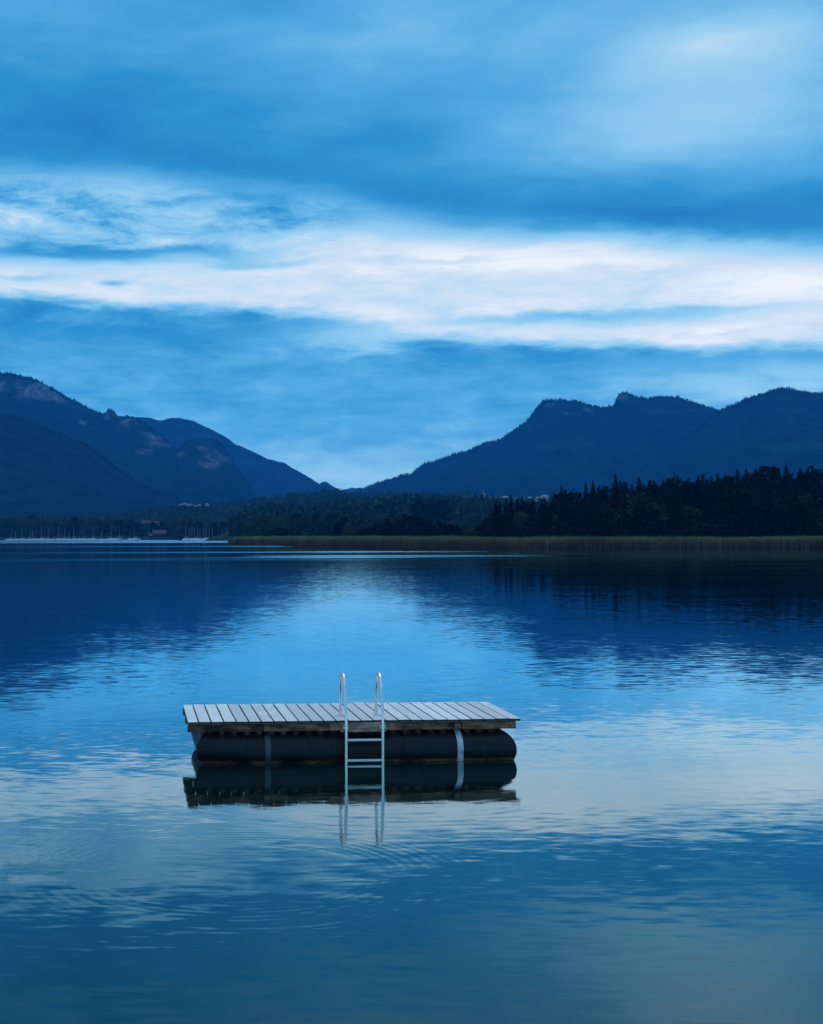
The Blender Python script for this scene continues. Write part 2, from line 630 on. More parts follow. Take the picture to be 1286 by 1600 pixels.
LEFT = Ridge('mountain', [(-900, 600), (-500, 560), (-200, 572), (15, 582), (40, 585), (60, 592), (85, 605), (105, 618), (125, 627), (150, 641), (166, 648), (171, 640), (180, 643), (187, 651), (198, 650), (208, 651),
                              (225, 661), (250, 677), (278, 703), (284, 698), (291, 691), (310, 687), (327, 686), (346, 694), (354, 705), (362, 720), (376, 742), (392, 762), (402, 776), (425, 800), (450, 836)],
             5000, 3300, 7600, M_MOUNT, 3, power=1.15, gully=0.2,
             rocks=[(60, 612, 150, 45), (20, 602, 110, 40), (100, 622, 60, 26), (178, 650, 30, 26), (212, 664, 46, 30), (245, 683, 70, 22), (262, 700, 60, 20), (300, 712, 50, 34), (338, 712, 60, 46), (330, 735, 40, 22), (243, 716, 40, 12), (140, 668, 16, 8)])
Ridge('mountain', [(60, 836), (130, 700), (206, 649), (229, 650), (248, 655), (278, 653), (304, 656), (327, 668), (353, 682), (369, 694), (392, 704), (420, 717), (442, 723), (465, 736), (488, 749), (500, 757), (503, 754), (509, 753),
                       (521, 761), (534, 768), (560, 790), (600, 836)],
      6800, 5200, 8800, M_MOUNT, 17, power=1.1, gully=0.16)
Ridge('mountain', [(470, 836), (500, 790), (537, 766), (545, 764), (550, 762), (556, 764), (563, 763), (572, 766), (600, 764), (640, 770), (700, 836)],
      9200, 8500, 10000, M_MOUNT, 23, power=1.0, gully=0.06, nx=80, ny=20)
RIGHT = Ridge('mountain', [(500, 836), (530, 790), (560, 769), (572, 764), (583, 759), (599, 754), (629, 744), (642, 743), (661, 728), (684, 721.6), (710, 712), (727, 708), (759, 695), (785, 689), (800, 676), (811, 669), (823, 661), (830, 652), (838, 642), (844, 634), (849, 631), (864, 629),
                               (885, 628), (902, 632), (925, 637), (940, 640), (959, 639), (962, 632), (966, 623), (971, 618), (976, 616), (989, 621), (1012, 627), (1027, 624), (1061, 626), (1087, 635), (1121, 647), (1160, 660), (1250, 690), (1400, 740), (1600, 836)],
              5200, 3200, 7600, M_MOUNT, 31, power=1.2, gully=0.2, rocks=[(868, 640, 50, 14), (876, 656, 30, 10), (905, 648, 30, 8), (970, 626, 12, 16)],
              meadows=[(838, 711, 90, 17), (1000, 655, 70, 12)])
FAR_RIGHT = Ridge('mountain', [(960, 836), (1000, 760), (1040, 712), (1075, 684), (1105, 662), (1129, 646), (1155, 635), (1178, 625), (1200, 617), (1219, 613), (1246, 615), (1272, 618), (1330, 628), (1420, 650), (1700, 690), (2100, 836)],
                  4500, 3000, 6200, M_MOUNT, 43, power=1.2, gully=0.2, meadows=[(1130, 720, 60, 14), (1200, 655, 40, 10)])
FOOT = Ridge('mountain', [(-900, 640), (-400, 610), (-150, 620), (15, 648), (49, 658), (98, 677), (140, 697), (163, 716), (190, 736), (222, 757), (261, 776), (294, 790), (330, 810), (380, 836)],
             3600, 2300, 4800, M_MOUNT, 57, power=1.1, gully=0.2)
KNOLL = Ridge('hill', [(-300, 808), (15, 808), (100, 806), (200, 800), (262, 790), (300, 786), (337, 785), (377, 784), (400, 779), (435, 775), (463, 771), (493, 768), (517, 767), (531, 768), (545, 773), (575, 772), (605, 770), (633, 773),
                           (680, 773), (717, 770), (771, 771), (800, 776), (860, 779), (920, 782), (1100, 790), (1400, 800)],
              2150, 1500, 2800, M_HILL, 71, sink=6.0, power=1.0, gully=0.05, gscale=0.5, meadows=[(575, 789, 28, 4.5), (500, 796, 20, 3), (300, 789, 24, 5), (735, 784, 30, 5), (805, 783, 70, 7)])
NEAR_HILL = Ridge('hill', [(330, 838), (384, 816), (433, 812), (470, 814), (500, 810), (540, 805), (575, 803), (600, 802), (657, 798), (690, 797), (720, 799), (760, 803), (850, 810), (1000, 812), (1300, 815)],
                  1380, 900, 1800, M_HILL, 83, power=0.9, gully=0.05, gscale=0.3, nx=120, ny=30, meadows=[(568, 812, 20, 3), (590, 818, 16, 3)])


def leaf_mat(name, col, vary=0.35, scale=0.6):
    m, g, b = material(name, 0.9, 0.03)
    geo = g.node('ShaderNodeTexCoord')
    oi = g.node('ShaderNodeObjectInfo')
    n = g.noise(geo.outputs['Object'], scale, 3.0, 0.6)
    k = g.mul(g.lin(n, 0.3, 0.7, 1 - vary, 1 + vary), g.lin(oi.outputs['Random'], 0.0, 1.0, 0.72, 1.28))
    c = g.node('ShaderNodeVectorMath', operation='SCALE')
    c.inputs[0].default_value = col
    g.put(c.inputs['Scale'], k)
    g.put(b.inputs['Base Color'], c.outputs[0])
    return m


M_SPRUCE = leaf_mat('spruce_needles', (0.005, 0.009, 0.006))
M_LARCH = leaf_mat('pine_needles', (0.009, 0.015, 0.008))
M_DARKLEAF = leaf_mat('dark_leaves', (0.005, 0.009, 0.005))
M_MIDLEAF = leaf_mat('green_leaves', (0.028, 0.048, 0.026))
M_PALELEAF = leaf_mat('pale_willow_leaves', (0.05, 0.06, 0.042))
M_FOREST = leaf_mat('forest_leaves', (0.022, 0.044, 0.026), 0.5, 0.03)
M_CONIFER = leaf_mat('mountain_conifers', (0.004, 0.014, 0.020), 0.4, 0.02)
M_BARK = plain('bark', (0.055, 0.045, 0.038), 0.9, 0.2)
M_PALEBARK = plain('pale_bark', (0.20, 0.17, 0.15), 0.9, 0.2)


def slope_forest(ridge, name, n, h0, h1, label, cat, xr=None, smin=0.01, margin=None):
    """conifers too small and too many to count, joined into one mass: each a leaning five-sided spire of two tiers"""
    rng = np.random.default_rng(ridge.seed)
    xs = rng.uniform(ridge.cx[0], ridge.cx[-1], n * 2)
    s = 1.008 - 0.03 * rng.uniform(0, 1, n * 2)
    ys = ridge.Yf + (ridge.Yc - ridge.Yf) * s
    u = xs / ys * F_PX + PPX
    ok = (u > -120) & (u < 1420)
    xs, ys = xs[ok][:n], ys[ok][:n]
    zs = ridge.height(xs, ys)
    rk, md = ridge.cover(xs, ys, zs)
    keep = (rk < rng.uniform(0.1, 1.3, len(rk))) & (md < 0.3) & (zs > 2)
    xs, ys, zs = xs[keep], ys[keep], zs[keep]
    k = len(xs)
    h = rng.uniform(h0, h1, k)
    r = h * rng.uniform(0.2, 0.34, k)
    a0 = rng.uniform(0, 6.28, k)
    V = np.zeros((k, 8, 3))
    for j in range(4):
        a = a0 + j * math.pi / 2
        V[:, j] = np.stack([xs + r * np.cos(a), ys + r * np.sin(a), zs + h * 0.1], -1)
    V[:, 4] = np.stack([xs + rng.normal(0, 0.6, k), ys, zs + h * 0.72], -1)
    for j in range(2):
        a = a0 + 0.6 + j * math.pi
        V[:, 5 + j] = np.stack([xs + 0.55 * r * np.cos(a), ys + 0.55 * r * np.sin(a), zs + h * 0.48], -1)
    V[:, 7] = np.stack([xs, ys, zs + h], -1)
    base = np.array([[0, 1, 4], [1, 2, 4], [2, 3, 4], [3, 0, 4], [5, 6, 7]])
    Fc = (base[None] + (np.arange(k) * 8)[:, None, None]).reshape(-1, 3)
    o = link(name, mesh_of(name, V.reshape(-1, 3), Fc, M_CONIFER))
    stuff(o, label, cat)


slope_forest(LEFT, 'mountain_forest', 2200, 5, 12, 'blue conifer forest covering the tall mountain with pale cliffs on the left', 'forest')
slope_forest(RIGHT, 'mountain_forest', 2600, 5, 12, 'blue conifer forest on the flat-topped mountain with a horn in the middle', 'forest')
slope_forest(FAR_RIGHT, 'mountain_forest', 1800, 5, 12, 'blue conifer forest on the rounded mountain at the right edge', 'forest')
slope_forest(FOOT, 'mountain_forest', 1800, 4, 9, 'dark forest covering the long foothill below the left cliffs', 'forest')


def wood_mass(ridge, name, n, h0, h1, label, u0, u1, smin=0.05, leaves=20):
    """far-off wood read as one mass: every tree a loose ball of leaf-sized faces"""
    rng = np.random.default_rng(ridge.seed + 1)
    s = np.sqrt(rng.uniform(smin, 1.06, n * 3))
    ys = ridge.Yf + (ridge.Yc - ridge.Yf) * s
    xs = (rng.uniform(u0, u1, n * 3) - PPX) / F_PX * ys
    zs = ridge.height(xs, ys)
    rk, md = ridge.cover(xs, ys, zs)
    keep = (md < 0.3) & (zs > 0.0)
    xs, ys, zs = xs[keep][:n], ys[keep][:n], zs[keep][:n]
    k = len(xs)
    clump = fbm(xs / 60, ys / 60, ridge.seed + 5, 3)
    h = rng.uniform(h0, h1, k) * (0.6 + 0.8 * clump)
    con = rng.uniform(0, 1, k) < 0.3
    h = np.where(con, h * 1.15, h)
    t = rng.uniform(0.12, 1.0, (k, leaves))
    wide = np.where(con[:, None], 0.24 * (1.05 - t), 0.42 * np.sqrt(np.clip(1 - (2 * t - 1.05) ** 2, 0.02, 1)))
    a = rng.uniform(0, 6.28, (k, leaves))
    rr = wide * h[:, None] * rng.uniform(0.55, 1.0, (k, leaves))
    C = np.stack([xs[:, None] + rr * np.cos(a), ys[:, None] + rr * np.sin(a), zs[:, None] + t * h[:, None]], -1)
    q = h[:, None, None] * rng.uniform(0.09, 0.17, (k, leaves, 1))
    q = q * np.where(con[:, None, None], 0.75, 1.0)
    e1 = rng.normal(0, 1, (k, leaves, 3))
    e1 /= np.linalg.norm(e1, axis=-1, keepdims=True)
    e2 = rng.normal(0, 1, (k, leaves, 3))
    e2 -= (e2 * e1).sum(-1, keepdims=True) * e1
    e2 /= np.linalg.norm(e2, axis=-1, keepdims=True)
    V = np.stack([C + q * e1, C + q * e2, C - q * e1 * 0.9, C - q * e2], 2).reshape(-1, 3)
    Fc = np.arange(len(V)).reshape(-1, 4)
    stuff(link(name, mesh_of(name, V, Fc, M_FOREST)), label, 'forest')


wood_mass(KNOLL, 'hillside_wood', 7000, 5, 10, 'dark mixed wood on the low hills at the foot of the mountains', -40, 1330, leaves=18)
wood_mass(NEAR_HILL, 'lowland_wood', 1900, 8, 15, 'dark green wood on the rise behind the reeds', 370, 1300, leaves=30)

# ---------------------------------------------------------------- trees


def spruce_mesh(seed, h=20.0, spread=0.165, bare=0.06, mat=None):
    r = random.Random(seed)
    V, Fc = [], []
    z = h * bare
    while z < h * 0.985:
        k = z / h
        nb = 14 if k < 0.6 else (12 if k < 0.85 else 9)
        a0 = r.random() * 6.28
        base = h * spread * 1.12 * (1 - k) ** 1.0 * (0.75 + 0.25 * min(1, (k - bare) * 8 + 0.2)) + 0.12
        for b in range(nb):
            a = a0 + 6.283 * b / nb + r.uniform(-0.3, 0.3)
            L = base * (r.uniform(0.6, 1.2) if b % 2 else r.uniform(0.3, 0.8))
            ca, sa = math.cos(a), math.sin(a)
            droop = r.uniform(0.22, 0.5)
            zz = z + r.uniform(-0.25, 0.25)
            segs = 4
            for i in range(segs):
                t0, t1 = i / segs, (i + 1) / segs
                c0 = (ca * L * t0, sa * L * t0, zz - droop * L * t0 + 0.25 * L * t0 * t0)
                c1 = (ca * L * t1, sa * L * t1, zz - droop * L * t1 + 0.25 * L * t1 * t1)
                wd = (0.38 + 0.16 * L) * (1.15 - t0) * r.uniform(0.7, 1.3)
                dr = r.uniform(0.2, 0.75) * (0.5 + 0.12 * L)
                o = len(V)
                V.extend([c0, (c1[0] - sa * wd, c1[1] + ca * wd, c1[2] - dr * r.uniform(0.4, 1.2)), c1,
                          (c1[0] + sa * wd, c1[1] - ca * wd, c1[2] - dr * r.uniform(0.4, 1.2))])
                Fc.append([o, o + 1, o + 2])
                Fc.append([o, o + 2, o + 3])
        z += h * (r.uniform(0.016, 0.024) if k < 0.75 else r.uniform(0.011, 0.017))
    o = len(V)
    V.extend([(0.12, 0, h * 0.96), (-0.1, 0.1, h * 0.96), (-0.05, -0.12, h * 0.96), (0, 0, h * 1.01)])
    Fc += [[o, o + 1, o + 3], [o + 1, o + 2, o + 3], [o + 2, o, o + 3]]
    crown = mesh_of('crown', V, Fc, mat or M_SPRUCE)
    tr = MB().tube([(0, 0, -0.3), (0.03, 0, h * 0.4), (0, 0.03, h * 0.8), (0, 0, h * 0.97)], [h * 0.013, h * 0.010, h * 0.005, 0.03], 7)
    return crown, tr.mesh('trunk', M_BARK, True)


def leafy_mesh(seed, h, wide, mat, base=0.18, clumps=46, per=46, leaf=0.42, bark=None):
    """broadleaved tree: limbs and clumps of leaf-sized faces spread through an uneven crown"""
    r = random.Random(seed)
    rng = np.random.default_rng(seed)
    tb = MB()
    top = h * 0.72
    tb.tube([(0, 0, -0.3), (r.uniform(-.2, .2), r.uniform(-.2, .2), h * 0.3), (r.uniform(-.4, .4), r.uniform(-.4, .4), top)], [h * 0.018, h * 0.013, h * 0.004], 7)
    cs = []
    lobes = [(r.uniform(0, 6.28), r.uniform(0.75, 1.2), r.uniform(0.3, 0.95)) for _ in range(7)]
    while len(cs) < clumps:
        t = r.uniform(0, 1)
        a = r.uniform(0, 6.28)
        env = math.sqrt(max(0.0, 1 - (1.9 * t - 0.85) ** 2 * 0.95)) if t < 0.97 else 0.2
        mod = 1.0
        for la, lk, lz in lobes:
            mod += (lk - 1) * math.exp(-((math.sin((a - la) / 2) * 3) ** 2) - ((t - lz) * 3) ** 2) * 1.6
        rad = wide * env * mod * math.sqrt(r.uniform(0.12, 1))
        cs.append((rad * math.cos(a), rad * math.sin(a), h * (base + (1 - base) * t * 0.97), r.uniform(0.10, 0.19) * wide * 1.9))
    for i in range(6):
        c = cs[r.randrange(len(cs))]
        z0 = h * r.uniform(0.15, 0.4)
        tb.tube([(0, 0, z0), (c[0] * 0.5, c[1] * 0.5, (z0 + c[2]) / 2 + 0.2), (c[0], c[1], c[2])], [h * 0.007, h * 0.005, 0.03], 5)
    C, Q = [], []
    for (x, y, z, rad) in cs:
        p = rng.normal(0, 0.5, (per, 3)) * rad * np.array([1.1, 1.1, 0.72])
        C.append(p + np.array([x, y, max(z, rad * 0.4)]))
        Q.append(rng.uniform(0.55, 1.2, per) * leaf)
    C, Q = np.concatenate(C), np.concatenate(Q)[:, None]
    C[:, 2] = np.maximum(C[:, 2], 0.1)
    e1 = rng.normal(0, 1, C.shape)
    e1 /= np.linalg.norm(e1, axis=-1, keepdims=True)
    e2 = rng.normal(0, 1, C.shape)
    e2 -= (e2 * e1).sum(-1, keepdims=True) * e1
    e2 /= np.linalg.norm(e2, axis=-1, keepdims=True)
    V = np.stack([C + Q * e1, C + 0.6 * Q * e2, C - Q * e1, C - 0.6 * Q * e2], 1).reshape(-1, 3)
    crown = mesh_of('crown', V, np.arange(len(V)).reshape(-1, 4), mat)
    return crown, tb.mesh('trunk', bark or M_BARK, True)


KIND = {}
KIND['spruce'] = [spruce_mesh(100 + i, 20.0, sp, 0.05) for i, sp in enumerate((0.15, 0.175, 0.16, 0.19, 0.14, 0.18))]
KIND['larch'] = [spruce_mesh(140 + i, 20.0, 0.2, 0.3, M_LARCH) for i in range(2)]
KIND['broad_dark'] = [leafy_mesh(200 + i, 12.0, w, M_DARKLEAF) for i, w in enumerate((3.6, 4.2, 3.9, 4.6))]
KIND['broad_mid'] = [leafy_mesh(220 + i, 12.0, w, M_MIDLEAF) for i, w in enumerate((3.8, 4.4, 4.1, 4.8))]
KIND['willow'] = [leafy_mesh(240 + i, 8.0, w, M_PALELEAF, base=0.08, clumps=34) for i, w in enumerate((3.2, 3.8))]
KIND['bush'] = [leafy_mesh(260 + i, 4.0, w, M_DARKLEAF, base=0.02, clumps=30, per=40, leaf=0.26) for i, w in enumerate((2.6, 3.0, 3.3))]
KIND['tall_pine'] = [leafy_mesh(280 + i, 20.0, 3.0, M_LARCH, base=0.5, clumps=40, leaf=0.4, bark=M_PALEBARK) for i in range(2)]
BASEH = {'spruce': 20.2, 'larch': 20.2, 'broad_dark': 12.0, 'broad_mid': 12.0, 'willow': 8.0, 'bush': 4.0, 'tall_pine': 20.0}
NAMES = {'spruce': ('spruce_tree', 'spruce'), 'larch': ('larch_tree', 'larch'), 'broad_dark': ('broadleaf_tree', 'tree'), 'broad_mid': ('broadleaf_tree', 'tree'),
         'willow': ('willow_tree', 'willow'), 'bush': ('bush', 'bush'), 'tall_pine': ('pine_tree', 'pine')}


def tree(kind, loc, height, label, group, fat=1.0):
    name, cat = NAMES[kind]
    crown, trunk = KIND[kind][RND.randrange(len(KIND[kind]))]
    t = thing(name, label, cat, loc, RND.uniform(0, 6.28), group)
    k = height / BASEH[kind]
    t.scale = (k * fat, k * fat, k)
    link('crown', crown, t)
    link('trunk', trunk, t)
    return t


def tree_px(kind, x, ytop, Y, label, group, ground=0.25, fat=1.0):
    """tree whose tip shows at photo pixel x, ytop and that stands Y metres out"""
    p = at(x, ytop, Y)
    return tree(kind, (p.x, Y, ground - 0.1), p.z - ground, label, group, fat)


WG = 'trees of the wood on the near right shore'


def reed_back(x):
    return float(np.interp(x, [560, 700, 840, 1000, 1286, 1500], [371, 339, 313, 306, 312, 322])) + 15.0

skyline = [
    (776, 783, 'spruce', 1.25, 'broad dark spruce at the left end of the near wood'),
    (799, 774, 'spruce', 1.0, 'pointed dark spruce just right of the spruce that ends the wood'),
    (817, 775, 'spruce', 1.0, 'pointed dark spruce, right twin of the pair at the left end of the wood'),
    (847, 779, 'spruce', 1.0, 'low dark spruce between the twin spires and the first tall spire of the wood'),
    (878, 757, 'spruce', 0.85, 'first tall lone spire standing clear above the left part of the wood'),
    (902, 768, 'spruce', 1.0, 'short dark spruce in the dip right of the first tall spire'),
    (916, 754, 'spruce', 1.0, 'left tip of the bushy triple-topped spruce clump below the horn-shaped peak'),
    (927, 752, 'spruce', 1.1, 'middle tip of the bushy triple-topped spruce clump below the horn-shaped peak'),
    (937, 759, 'spruce', 1.0, 'right tip of the bushy triple-topped spruce clump below the horn-shaped peak'),
    (962, 741, 'spruce', 0.85, 'sharpest narrow spire under the horn-shaped peak, above its neighbours'),
    (976, 753, 'spruce', 1.0, 'dark spruce touching the sharp spire on its right side'),
    (999, 746, 'larch', 1.0, 'greenish rounded larch among dark spruces right of the sharp spire'),
    (1017, 750, 'spruce', 0.9, 'thin dark spruce right of the greenish rounded larch'),
    (1037, 751, 'spruce', 1.0, 'lower dark spruce before the saddle in the middle of the wood'),
    (1053, 752, 'broad_dark', 0.55, 'round-topped dark tree in the saddle in the middle of the wood'),
    (1077, 747, 'spruce', 1.0, 'dark spruce at the right lip of the saddle in the wood'),
    (1092, 743, 'spruce', 1.1, 'broad twin-tipped dark spruce right of the saddle, its left tip'),
    (1099, 742, 'spruce', 1.1, 'broad twin-tipped dark spruce right of the saddle, its right tip'),
    (1122, 741, 'spruce', 1.25, 'wide pyramid-shaped spruce standing alone on the skyline of the wood'),
    (1153, 735, 'spruce', 1.1, 'first of the three even spires in the right part of the wood'),
    (1166, 734, 'spruce', 0.9, 'middle one of the three even spires in the right part of the wood'),
    (1182, 734, 'spruce', 1.0, 'last of the three even spires in the right part of the wood'),
    (1198, 733, 'tall_pine', 0.7, 'tall pine showing a long pale trunk in the right part of the wood'),
    (1210, 735, 'tall_pine', 0.6, 'slimmer pine with pale trunk beside the taller pale-trunked pine'),
    (1229, 728, 'larch', 1.0, 'highest greenish larch near the right end of the wood'),
    (1251, 732, 'spruce', 1.1, 'dark spruce right of the highest greenish larch'),
    (1263, 733, 'spruce', 1.0, 'last dark spruce of the wood before the picture edge'),
]
for x, y, kd, fat, lab in skyline:
    tree_px(kd, x, y, 358 + RND.uniform(-6, 8), lab, WG, fat=fat * RND.uniform(1.1, 1.75))
marks = [(770, 'the broad spruce at its left end'), (808, 'the twin spires near its left end'), (847, 'the low spruce after the twin spires'), (878, 'the first tall lone spire'), (902, 'the dip after the first tall spire'),
         (927, 'the triple-topped clump'), (962, 'the sharpest spire'), (999, 'the greenish rounded larch'), (1037, 'the low spruce before the saddle'), (1053, 'the round-topped tree in the saddle'),
         (1077, 'the spruce at the lip of the saddle'), (1096, 'the broad twin-tipped spruce'), (1122, 'the wide pyramid-shaped spruce'), (1153, 'the first of the three even spires'), (1168, 'the middle of the three even spires'),
         (1182, 'the last of the three even spires'), (1200, 'the pale-trunked pines'), (1229, 'the highest greenish larch'), (1257, 'the last spruces at the picture edge')]


def tell_apart(found):
    """neighbours of one look beside one landmark are told apart by their order from the left"""
    by = {}
    for t in found:
        by.setdefault(t['label'], []).append(t)
    for lab, ts in by.items():
        ts.sort(key=lambda t: t.location.x / t.location.y)
        if 2 <= len(ts) <= 8:
            words_ = ['leftmost'] + ['second from left'] * (len(ts) > 2) + ['third from left'] * (len(ts) > 3) + ['fourth from left'] * (len(ts) > 4) + ['fifth from left'] * (len(ts) > 5) + ['sixth from left'] * (len(ts) > 6) + ['seventh from left'] * (len(ts) > 7)
            words_ = words_[:len(ts) - 1] + ['rightmost']
            for t, w in zip(ts, words_):
                k = w + ' ' + lab if ' ' not in w else lab + ', ' + w
                t['label'] = k if len(k.split()) <= 16 else lab


def near(x, table):
    return min(table, key=lambda q: abs(q[0] - x))[1]


fill = 'dark spruce packed in the wood below '
tops = [(p[0], p[1]) for p in skyline]
xs_, ys_ = [p[0] for p in tops], [p[1] for p in tops]
for i in range(96):
    x = RND.uniform(770, 1300) if i < 84 else RND.uniform(1290, 1420)
    y0 = float(np.interp(x, xs_, ys_))
    tree_px('spruce', x, y0 + RND.choice([2, 8, 14, 20]) + RND.uniform(0, 5), RND.uniform(356, 410), fill + near(x, marks), WG, fat=RND.uniform(1.2, 1.9))
for i in range(30):
    x = 775 + i * 17.6 + RND.uniform(-7, 7)
    y0 = float(np.interp(x, xs_, ys_))
    tree_px('broad_dark', x, y0 + RND.uniform(9, 28), RND.uniform(352, 372), 'tall dark leafy tree among the spruces below ' + near(x, marks), WG, fat=RND.uniform(0.8, 1.0))
fill2 = 'dark leafy tree fringing the wood beneath '
for i in range(34):
    x = RND.uniform(775, 1310)
    y0 = float(np.interp(x, xs_, ys_))
    tree_px(RND.choice(['broad_dark', 'broad_dark', 'broad_mid']), x, RND.uniform(y0 + 26, 812), reed_back(x) + RND.uniform(8, 14), fill2 + near(x, marks), WG, fat=RND.uniform(0.9, 1.3))
for i in range(16):
    x = 765 + i * 34 + RND.uniform(-8, 8)
    tree_px('bush', x, RND.uniform(822, 833), reed_back(x) + RND.uniform(3, 6), 'low dark bush behind the reeds under ' + near(x, marks), WG, fat=1.2)

# trees and bushes behind the reed bed, centre
CG = 'trees and bushes behind the reeds in the middle'
middle = [
    (433, 793, 860, 'spruce', 1.3, 'tall dark spruce rising behind the round dark bush at the reeds'),
    (437, 826, 560, 'bush', 1.25, 'round dark bush standing alone at the back edge of the reeds'),
    (437, 806, 760, 'broad_mid', 1.0, 'grey-green rounded tree directly behind the round dark bush'),
    (412, 812, 800, 'broad_mid', 1.0, 'pale grey-green tree left of the round dark bush'),
    (398, 816, 860, 'broad_dark', 1.0, 'small dark tree above the left tip of the reeds'),
    (460, 816, 720, 'broad_mid', 1.0, 'low grey-green tree right of the round dark bush'),
    (482, 812, 700, 'willow', 1.0, 'greyish willow halfway between the round dark bush and the tan tree'),
    (500, 797, 820, 'spruce', 1.3, 'pointed dark spruce behind the greyish willow'),
    (502, 808, 640, 'broad_mid', 1.0, 'full green tree in front of the pointed spruce'),
    (520, 803, 800, 'broad_dark', 1.0, 'dark tree between the full green tree and the tan tree'),
    (538, 791, 850, 'spruce', 1.2, 'dark spruce rising behind the tan tree'),
    (528, 818, 560, 'broad_dark', 1.0, 'dark leafy tree touching the tan tree on its left'),
    (544, 819, 540, 'willow', 0.8, 'tan thin tree with pale stem at the reeds'),
    (556, 808, 760, 'broad_dark', 1.1, 'dark tree right of the tan thin tree'),
    (575, 826, 480, 'bush', 1.3, 'low dark bush at the left end of the bushy row'),
    (590, 822, 470, 'bush', 1.4, 'second low dark bush in the bushy row from its left end'),
    (606, 817, 465, 'broad_dark', 1.2, 'reddish dark bushy tree in the left half of the bushy row'),
    (634, 807, 470, 'broad_dark', 1.1, 'tallest dark tree of the bushy row, in its middle'),
    (650, 811, 465, 'broad_dark', 1.2, 'wide dark tree just right of the tallest in the bushy row'),
    (668, 814, 460, 'broad_dark', 1.2, 'rounded dark tree in the right half of the bushy row'),
    (684, 820, 455, 'bush', 1.5, 'dark bush sloping down at the right of the bushy row'),
    (705, 824, 450, 'bush', 1.5, 'low dark bush beside the small tan bush'),
    (733, 827, 358, 'willow', 1.1, 'small tan bush left of the big wood'),
    (752, 822, 364, 'bush', 1.0, 'dark bush between the small tan bush and the big wood'),
    (671, 783, 1000, 'broad_dark', 1.2, 'dark tree crowning the wooded rise below the long white building'),
    (655, 784, 1000, 'broad_dark', 1.1, 'left one of the trees on top of the wooded rise'),
    (690, 784, 1000, 'broad_dark', 1.2, 'right one of the trees on top of the wooded rise'),
]
for x, y, Y, kd, fat, lab in middle:
    g0 = max(0.25, float(NEAR_HILL.height(np.array([at(x, y, Y).x]), np.array([float(Y)]))[0]))
    tree_px(kd, x, y, Y, lab, CG, g0, fat)
cmarks = [(385, 'the left tip of the reeds'), (437, 'the round dark bush'), (482, 'the greyish willow'), (502, 'the pointed spruce beside the willow'), (544, 'the tan thin tree'), (580, 'the left end of the bushy row'),
          (634, 'the tallest tree of the bushy row'), (668, 'the rounded tree of the bushy row'), (705, 'the right end of the bushy row'), (735, 'the small tan bush')]
for i in range(44):
    x = RND.uniform(365, 770)
    Y = RND.uniform(600, 900)
    tree_px(RND.choice(['broad_dark', 'broad_mid', 'broad_mid']), x, RND.uniform(804, 822), Y, 'dark tree in the woodland belt near ' + near(x, cmarks), CG, 0.25, RND.uniform(0.9, 1.3))

# trees along the far left shore, behind the moored boats
LG = 'trees along the far left shore'
lmarks = [(16, 'the boats at the picture edge'), (41, 'the close white pair of boats'), (75, 'the boats after the close white pair'), (100, 'boats left of the blue boat'), (124, 'the dark blue boat'), (147, 'boats right of the blue boat'),
          (172, 'the boat with the tallest mast'), (207, 'the last boats of the long row'), (245, 'the red-roofed boathouse'), (285, 'the tall conifer by the marina'), (315, 'the crowded right boat cluster'), (340, 'the gap between the marina boats'), (368, 'the masts at the reed tip')]
prof = [(-60, 806), (15, 807), (55, 803), (90, 807), (130, 804), (150, 809), (172, 805), (200, 810), (215, 813), (262, 815), (280, 806), (300, 806), (312, 815), (340, 812), (372, 808), (395, 812)]
for i in range(66):
    x = -50 + i * 6.9 + RND.uniform(-3, 3)
    if 222 < x < 268 and i % 2:
        continue
    y = float(np.interp(x, [p[0] for p in prof], [p[1] for p in prof])) + RND.uniform(-1, 7)
    kd = RND.choice(['broad_dark', 'broad_dark', 'broad_mid', 'broad_mid', 'willow'])
    lab = {'broad_dark': 'dark tree', 'broad_mid': 'green leafy tree', 'willow': 'pale willow'}[kd] + ' on the far left shore behind ' + near(x, lmarks)
    tree_px(kd, x, y, RND.uniform(1345, 1420) if x < 285 else RND.uniform(1200, 1260), lab, LG, 0.25, RND.uniform(0.85, 1.25))
tree_px('spruce', 127, 803, 1390, 'dark pointed conifer above the moored boats, left of the pale-roofed houses', LG, 0.25, 1.4)
tree_px('spruce', 285, 804, 1230, 'tall dark conifer above the right cluster of boats', LG, 0.25, 1.5)
tree_px('spruce', 291, 807, 1235, 'shorter dark conifer leaning against the tall one above the right cluster of boats', LG, 0.25, 1.5)


tell_apart([o for o in COL.objects if o.parent is None and o.get('category') in ('tree', 'bush', 'willow')])


# ---------------------------------------------------------------- reeds
def reed_mat():
    m, g, b = material('reeds', 0.8, 0.2)
    tc = g.node('ShaderNodeTexCoord')
    x, y, z = g.xyz(tc.outputs['Object'])
    n = g.noise(tc.outputs['Object'], 0.9, 4.0, 0.6)
    hz = g.add(z, g.mul(g.sub(n, 0.5), 1.2))
    c = g.ramp(g.lin(hz, 0.0, 3.0), [(0.0, (0.11, 0.058, 0.042, 1)), (0.42, (0.13, 0.075, 0.05, 1)), (0.60, (0.13, 0.13, 0.055, 1)), (1.0, (0.22, 0.23, 0.10, 1))])
    k = g.lin(g.noise(tc.outputs['Object'], 0.12, 3.0, 0.6), 0.3, 0.7, 0.65, 1.3)
    c2 = g.node('ShaderNodeVectorMath', operation='SCALE')
    g.put(c2.inputs[0], c)
    g.put(c2.inputs['Scale'], k)
    g.put(b.inputs['Base Color'], c2.outputs[0])
    return m


